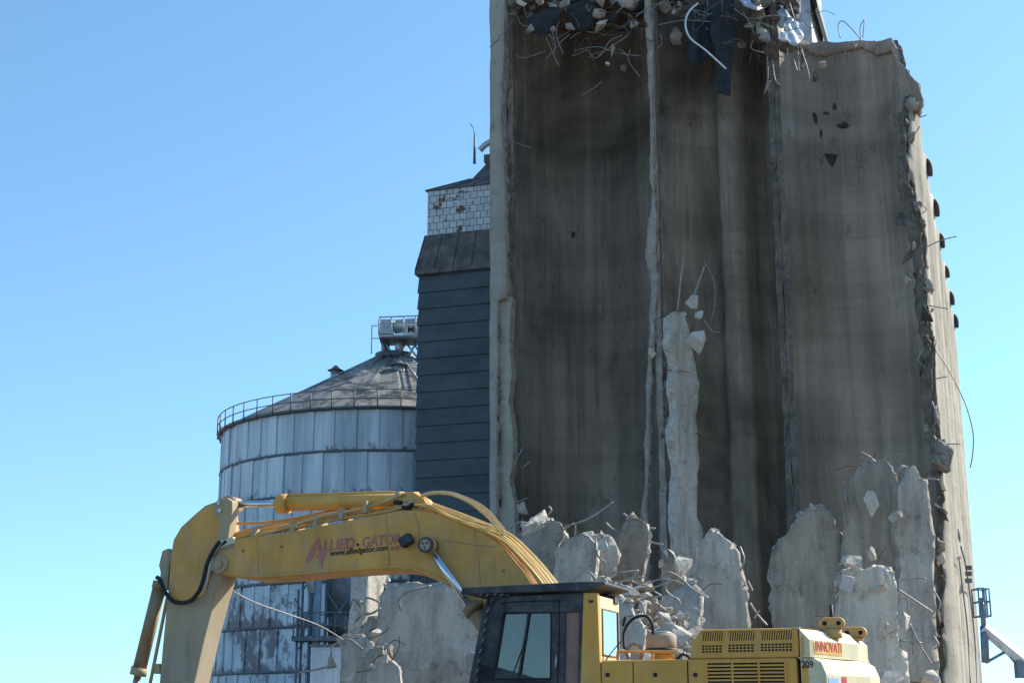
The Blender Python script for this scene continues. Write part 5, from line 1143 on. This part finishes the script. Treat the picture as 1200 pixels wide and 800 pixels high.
# counterweight: upper and lower cast blocks
def cw(off): return [(hr_ - .006, 1.5), (-2.73, 1.5), (-2.80 - off, 1.42), (-3.06 - off, .45), (-3.2 - off, .0), (-3.25 - off, -.7), (-3.15 - off, -1.25), (-3.0 - off, -1.5), (hr_ - .006, -1.5)]
def block(name, pl, z0, z1, ch, mat, parent):
    bm = bmesh.new(); cx = hr_ - .006
    def inset(f): return [(cx + (x - cx) * (1 - f * .55) if x < cx - .05 else x, y * (1 - f * .12)) for x, y in pl]
    zprism(bm, pl, z0, z1 - ch); a = inset(0); b = inset(ch)
    zprism(bm, pl, z1 - ch, z1, [(cx + (x - cx) * (1 - ch * 1.0) if x < cx - .05 else x, y - math.copysign(ch * .35, y) if abs(y) > .1 else y) for x, y in pl])
    bmesh.ops.remove_doubles(bm, verts=bm.verts[:], dist=.0005)
    dup = {}
    for f in bm.faces[:]:
        k_ = tuple(sorted(v.index for v in f.verts)); 
    return mk(name, bm, mat, parent, bevel=.04)
bm = bmesh.new()
def loft(bm, secs):
    R_ = [[bm.verts.new((x, y, z)) for x, y in pl] for pl, z in secs]
    n = len(R_[0])
    for a, b in zip(R_, R_[1:]):
        for i in range(n): bm.faces.new((a[i], a[(i + 1) % n], b[(i + 1) % n], b[i]))
    bm.faces.new(R_[0][::-1]); bm.faces.new(R_[-1])
def shr(pl, d): return [((x + d) if x < hr_ - .05 else x, y if y > 1.4 else y - math.copysign(min(d, abs(y)) * .5, y)) for x, y in pl]
cwl = cw(.12); cwu = cw(-.03)
loft(bm, [(cwl, 1.2), (cwl, zdeck - .22), (shr(cwl, .06), zdeck - .06), (shr(cwl, .16), zdeck)]); cwo = mk('counterweight', bm, 'cream', XC, bevel=.02)
bm = bmesh.new(); loft(bm, [(cwu, zdeck + .003), (cwu, zh - .16), (shr(cwu, .12), zh - .03), (shr(cwu, .22), zh + .01)]); cwt = mk('upper_counterweight', bm, 'cream', XC, bevel=.02)
# yellow side skins so only the rear has the sunlight in its colour
bm = bmesh.new(); box(bm, -2.70, hr_ - .02, 1.495, 1.506, 1.3, zdeck - .10); mk('side_panel', bm, 'yellow_clean', cwo, bevel=.004)
bm = bmesh.new(); box(bm, -2.66, hr_ - .02, 1.495, 1.506, zdeck + .02, zh - .12); mk('side_panel', bm, 'yellow_clean', cwt, bevel=.004)
letter('209', 939.5, 782, (955, 781.5), .13, 'txt_dark', 1.512, 0, 'number', cwo, .002, 14)
# rear lettering panel on facet
A = Vector((cwu[2][0], cwu[2][1], 0)); B = Vector((cwu[3][0], cwu[3][1], 0)); d = (B - A).normalized(); nn = Vector((d.y, -d.x, 0));
if nn.x > 0: nn = -nn
def rearpanel(off_a, len_, z0, z1, mat, parent, name, lift):
    bm = bmesh.new(); p = A + d * off_a; q = p + d * len_
    v = [p + nn * lift + Vector((0, 0, z0)), q + nn * lift + Vector((0, 0, z0)), q + nn * lift + Vector((0, 0, z1)), p + nn * lift + Vector((0, 0, z1))]
    w = [x - nn * (lift - .0) for x in v]; a = [bm.verts.new(x) for x in v]; b = [bm.verts.new(x) for x in w]
    bm.faces.new(a)
    for i in range(4): bm.faces.new((a[i], a[(i + 1) % 4], b[(i + 1) % 4], b[i]))
    return mk(name, bm, mat, parent)
rearpanel(.01, .93, zdeck + .05, zh - .19, 'yellow_clean', cwt, 'name_panel', .006)
p = A + d * .03 + nn * .009 + Vector((0, 0, zdeck + .09))
m = Matrix((( d.x, 0, nn.x, p.x), (d.y, 0, nn.y, p.y), (0, 1, 0, p.z), (0, 0, 0, 1)))
o = text('INNOVATI', 'lettering', 'txt_red', cwt, Matrix.Identity(4), .19, .1, .002, .0)
xs = [v_.co.x for v_ in o.data.vertices]; o.data.transform(m @ Matrix.Diagonal((.88 / (max(xs) - min(xs)), 1, 1, 1)))
A = Vector((cwl[2][0], cwl[2][1], 0)); B = Vector((cwl[3][0], cwl[3][1], 0))
rearpanel(.05, .34, zdeck - .5, zdeck - .26, 'sticker', cwo, 'sticker', .006); rearpanel(.5, .16, zdeck - .42, zdeck - .24, 'txt_red', cwo, 'sticker', .006)
# lifting eyes on the counterweight
for c, dx in (((975, 727), 0), ((1001, 738), .0)):
    for_v = .55 if c[0] < 990 else -.25
    P0 = uvz(c[0], c[1] + 3, for_v)
    bm = bmesh.new(); vsx = [(.21 * math.copysign(1, math.cos(a_)) * .45 + .085 * math.cos(a_), .085 * math.sin(a_)) for a_ in [R(15 * j + 7.5) for j in range(24)]]
    prism(bm, [(P0.x + x, P0.z + z) for x, z in vsx], for_v - .05, for_v + .05); le = mk('lifting_eye', bm, 'brown', cwt, bevel=.03); le.data.materials[0] = M['yellow']
    for s_ in (-.095, .095): cyl('eye_hole', Vector((P0.x + s_, for_v + .045, P0.z)), Vector((P0.x + s_, for_v + .054, P0.z)), .032, 'dark', le, 14)
    cyl('post', Vector((P0.x, for_v, P0.z - .08)), Vector((P0.x, for_v, zh - .1)), .13, 'yellow', le, 10)
p = uvz(974, 712, 0.3); bm = bmesh.new(); tube(bm, [Vector((p.x, p.y, zh - .05)), p + Vector((0, 0, .05))], .05, 8, True, .02); mk('exhaust_stub', bm, 'rubber', hood)
# air precleaner, railing, hose loops
vp = .5; c = uvz(775, 762, vp); ctop = uvz(775, 742, vp)
pc = cyl('air_precleaner', Vector((c.x, vp, c.z + .0)), Vector((c.x, vp, ctop.z)), .22, 'yellow_dust', XC, 28); pc.modifiers.new('b', 'BEVEL').width = .03
cyl('rim', Vector((c.x, vp, c.z - .02)), Vector((c.x, vp, c.z + .03)), .235, 'rubber', pc, 28); cyl('cap', Vector((c.x, vp, ctop.z)), Vector((c.x, vp, ctop.z + .03)), .19, 'galv', pc, 28, .12)
cyl('stem', Vector((c.x, vp, zdeck - .05)), Vector((c.x, vp, c.z)), .12, 'yellow_clean', pc, 20, .16)
rl = bmesh.new(); tube(rl, smoothline([uvz(724, 773, 1.0), uvz(724, 765, 1.0), uvz(730, 763, 1.0), uvz(785, 763, 1.0), uvz(793, 764, 1.0)], 4), .02, 8); tube(rl, [uvz(765, 763, 1.0), uvz(765, 774, 1.0)], .02, 8); tube(rl, [uvz(788, 763, 1.0), uvz(788, 774, 1.0)], .02, 8); mk('handrail', rl, 'yellow', XC)
hose([(732, 760, .9), (731, 742, .8), (737, 729, .75), (748, 722, .7), (758, 722, .7), (764, 730, .7), (765, 742, .7)], .022, 'rubber', XC)
hose([(737, 772, .9), (734, 762, .9), (742, 754, .85), (750, 757, .85), (752, 768, .85), (750, 775, .85)], .022, 'brown', XC)
hose([(703, 782, 1.3), (712, 770, 1.2), (722, 757, 1.1), (729, 750, 1.0)], .008, 'rubber', XC); hose([(730, 733, .9), (733, 722, .9)], .02, 'rubber', XC)
hose([(793, 772, .9), (800, 766, .9), (806, 768, .8), (810, 774, .8)], .02, 'rubber', XC)
# undercarriage
for y in (-1.35, 1.35):
    bm = bmesh.new(); prism(bm, [(-2.3, .55), (-2.15, .2), (-1.8, .02), (1.9, .02), (2.25, .2), (2.4, .55), (2.2, .85), (1.9, 1.0), (-1.8, 1.0), (-2.15, .85)], y - .3, y + .3); tr_ = mk('track', bm, 'track', XC, bevel=.04)
    bm = bmesh.new()
    for i in range(22): x = -1.9 + i * .18; box(bm, x - .02, x + .02, y - .31, y + .31, .985, 1.04)
    mk('track_shoe', bm, 'track', tr_)
bm = bmesh.new(); tube(bm, [(0, 0, .5), (0, 0, 1.12)], .75, 28); box(bm, -.9, .9, -1.1, 1.1, .35, .8); mk('undercarriage', bm, 'track', XC)
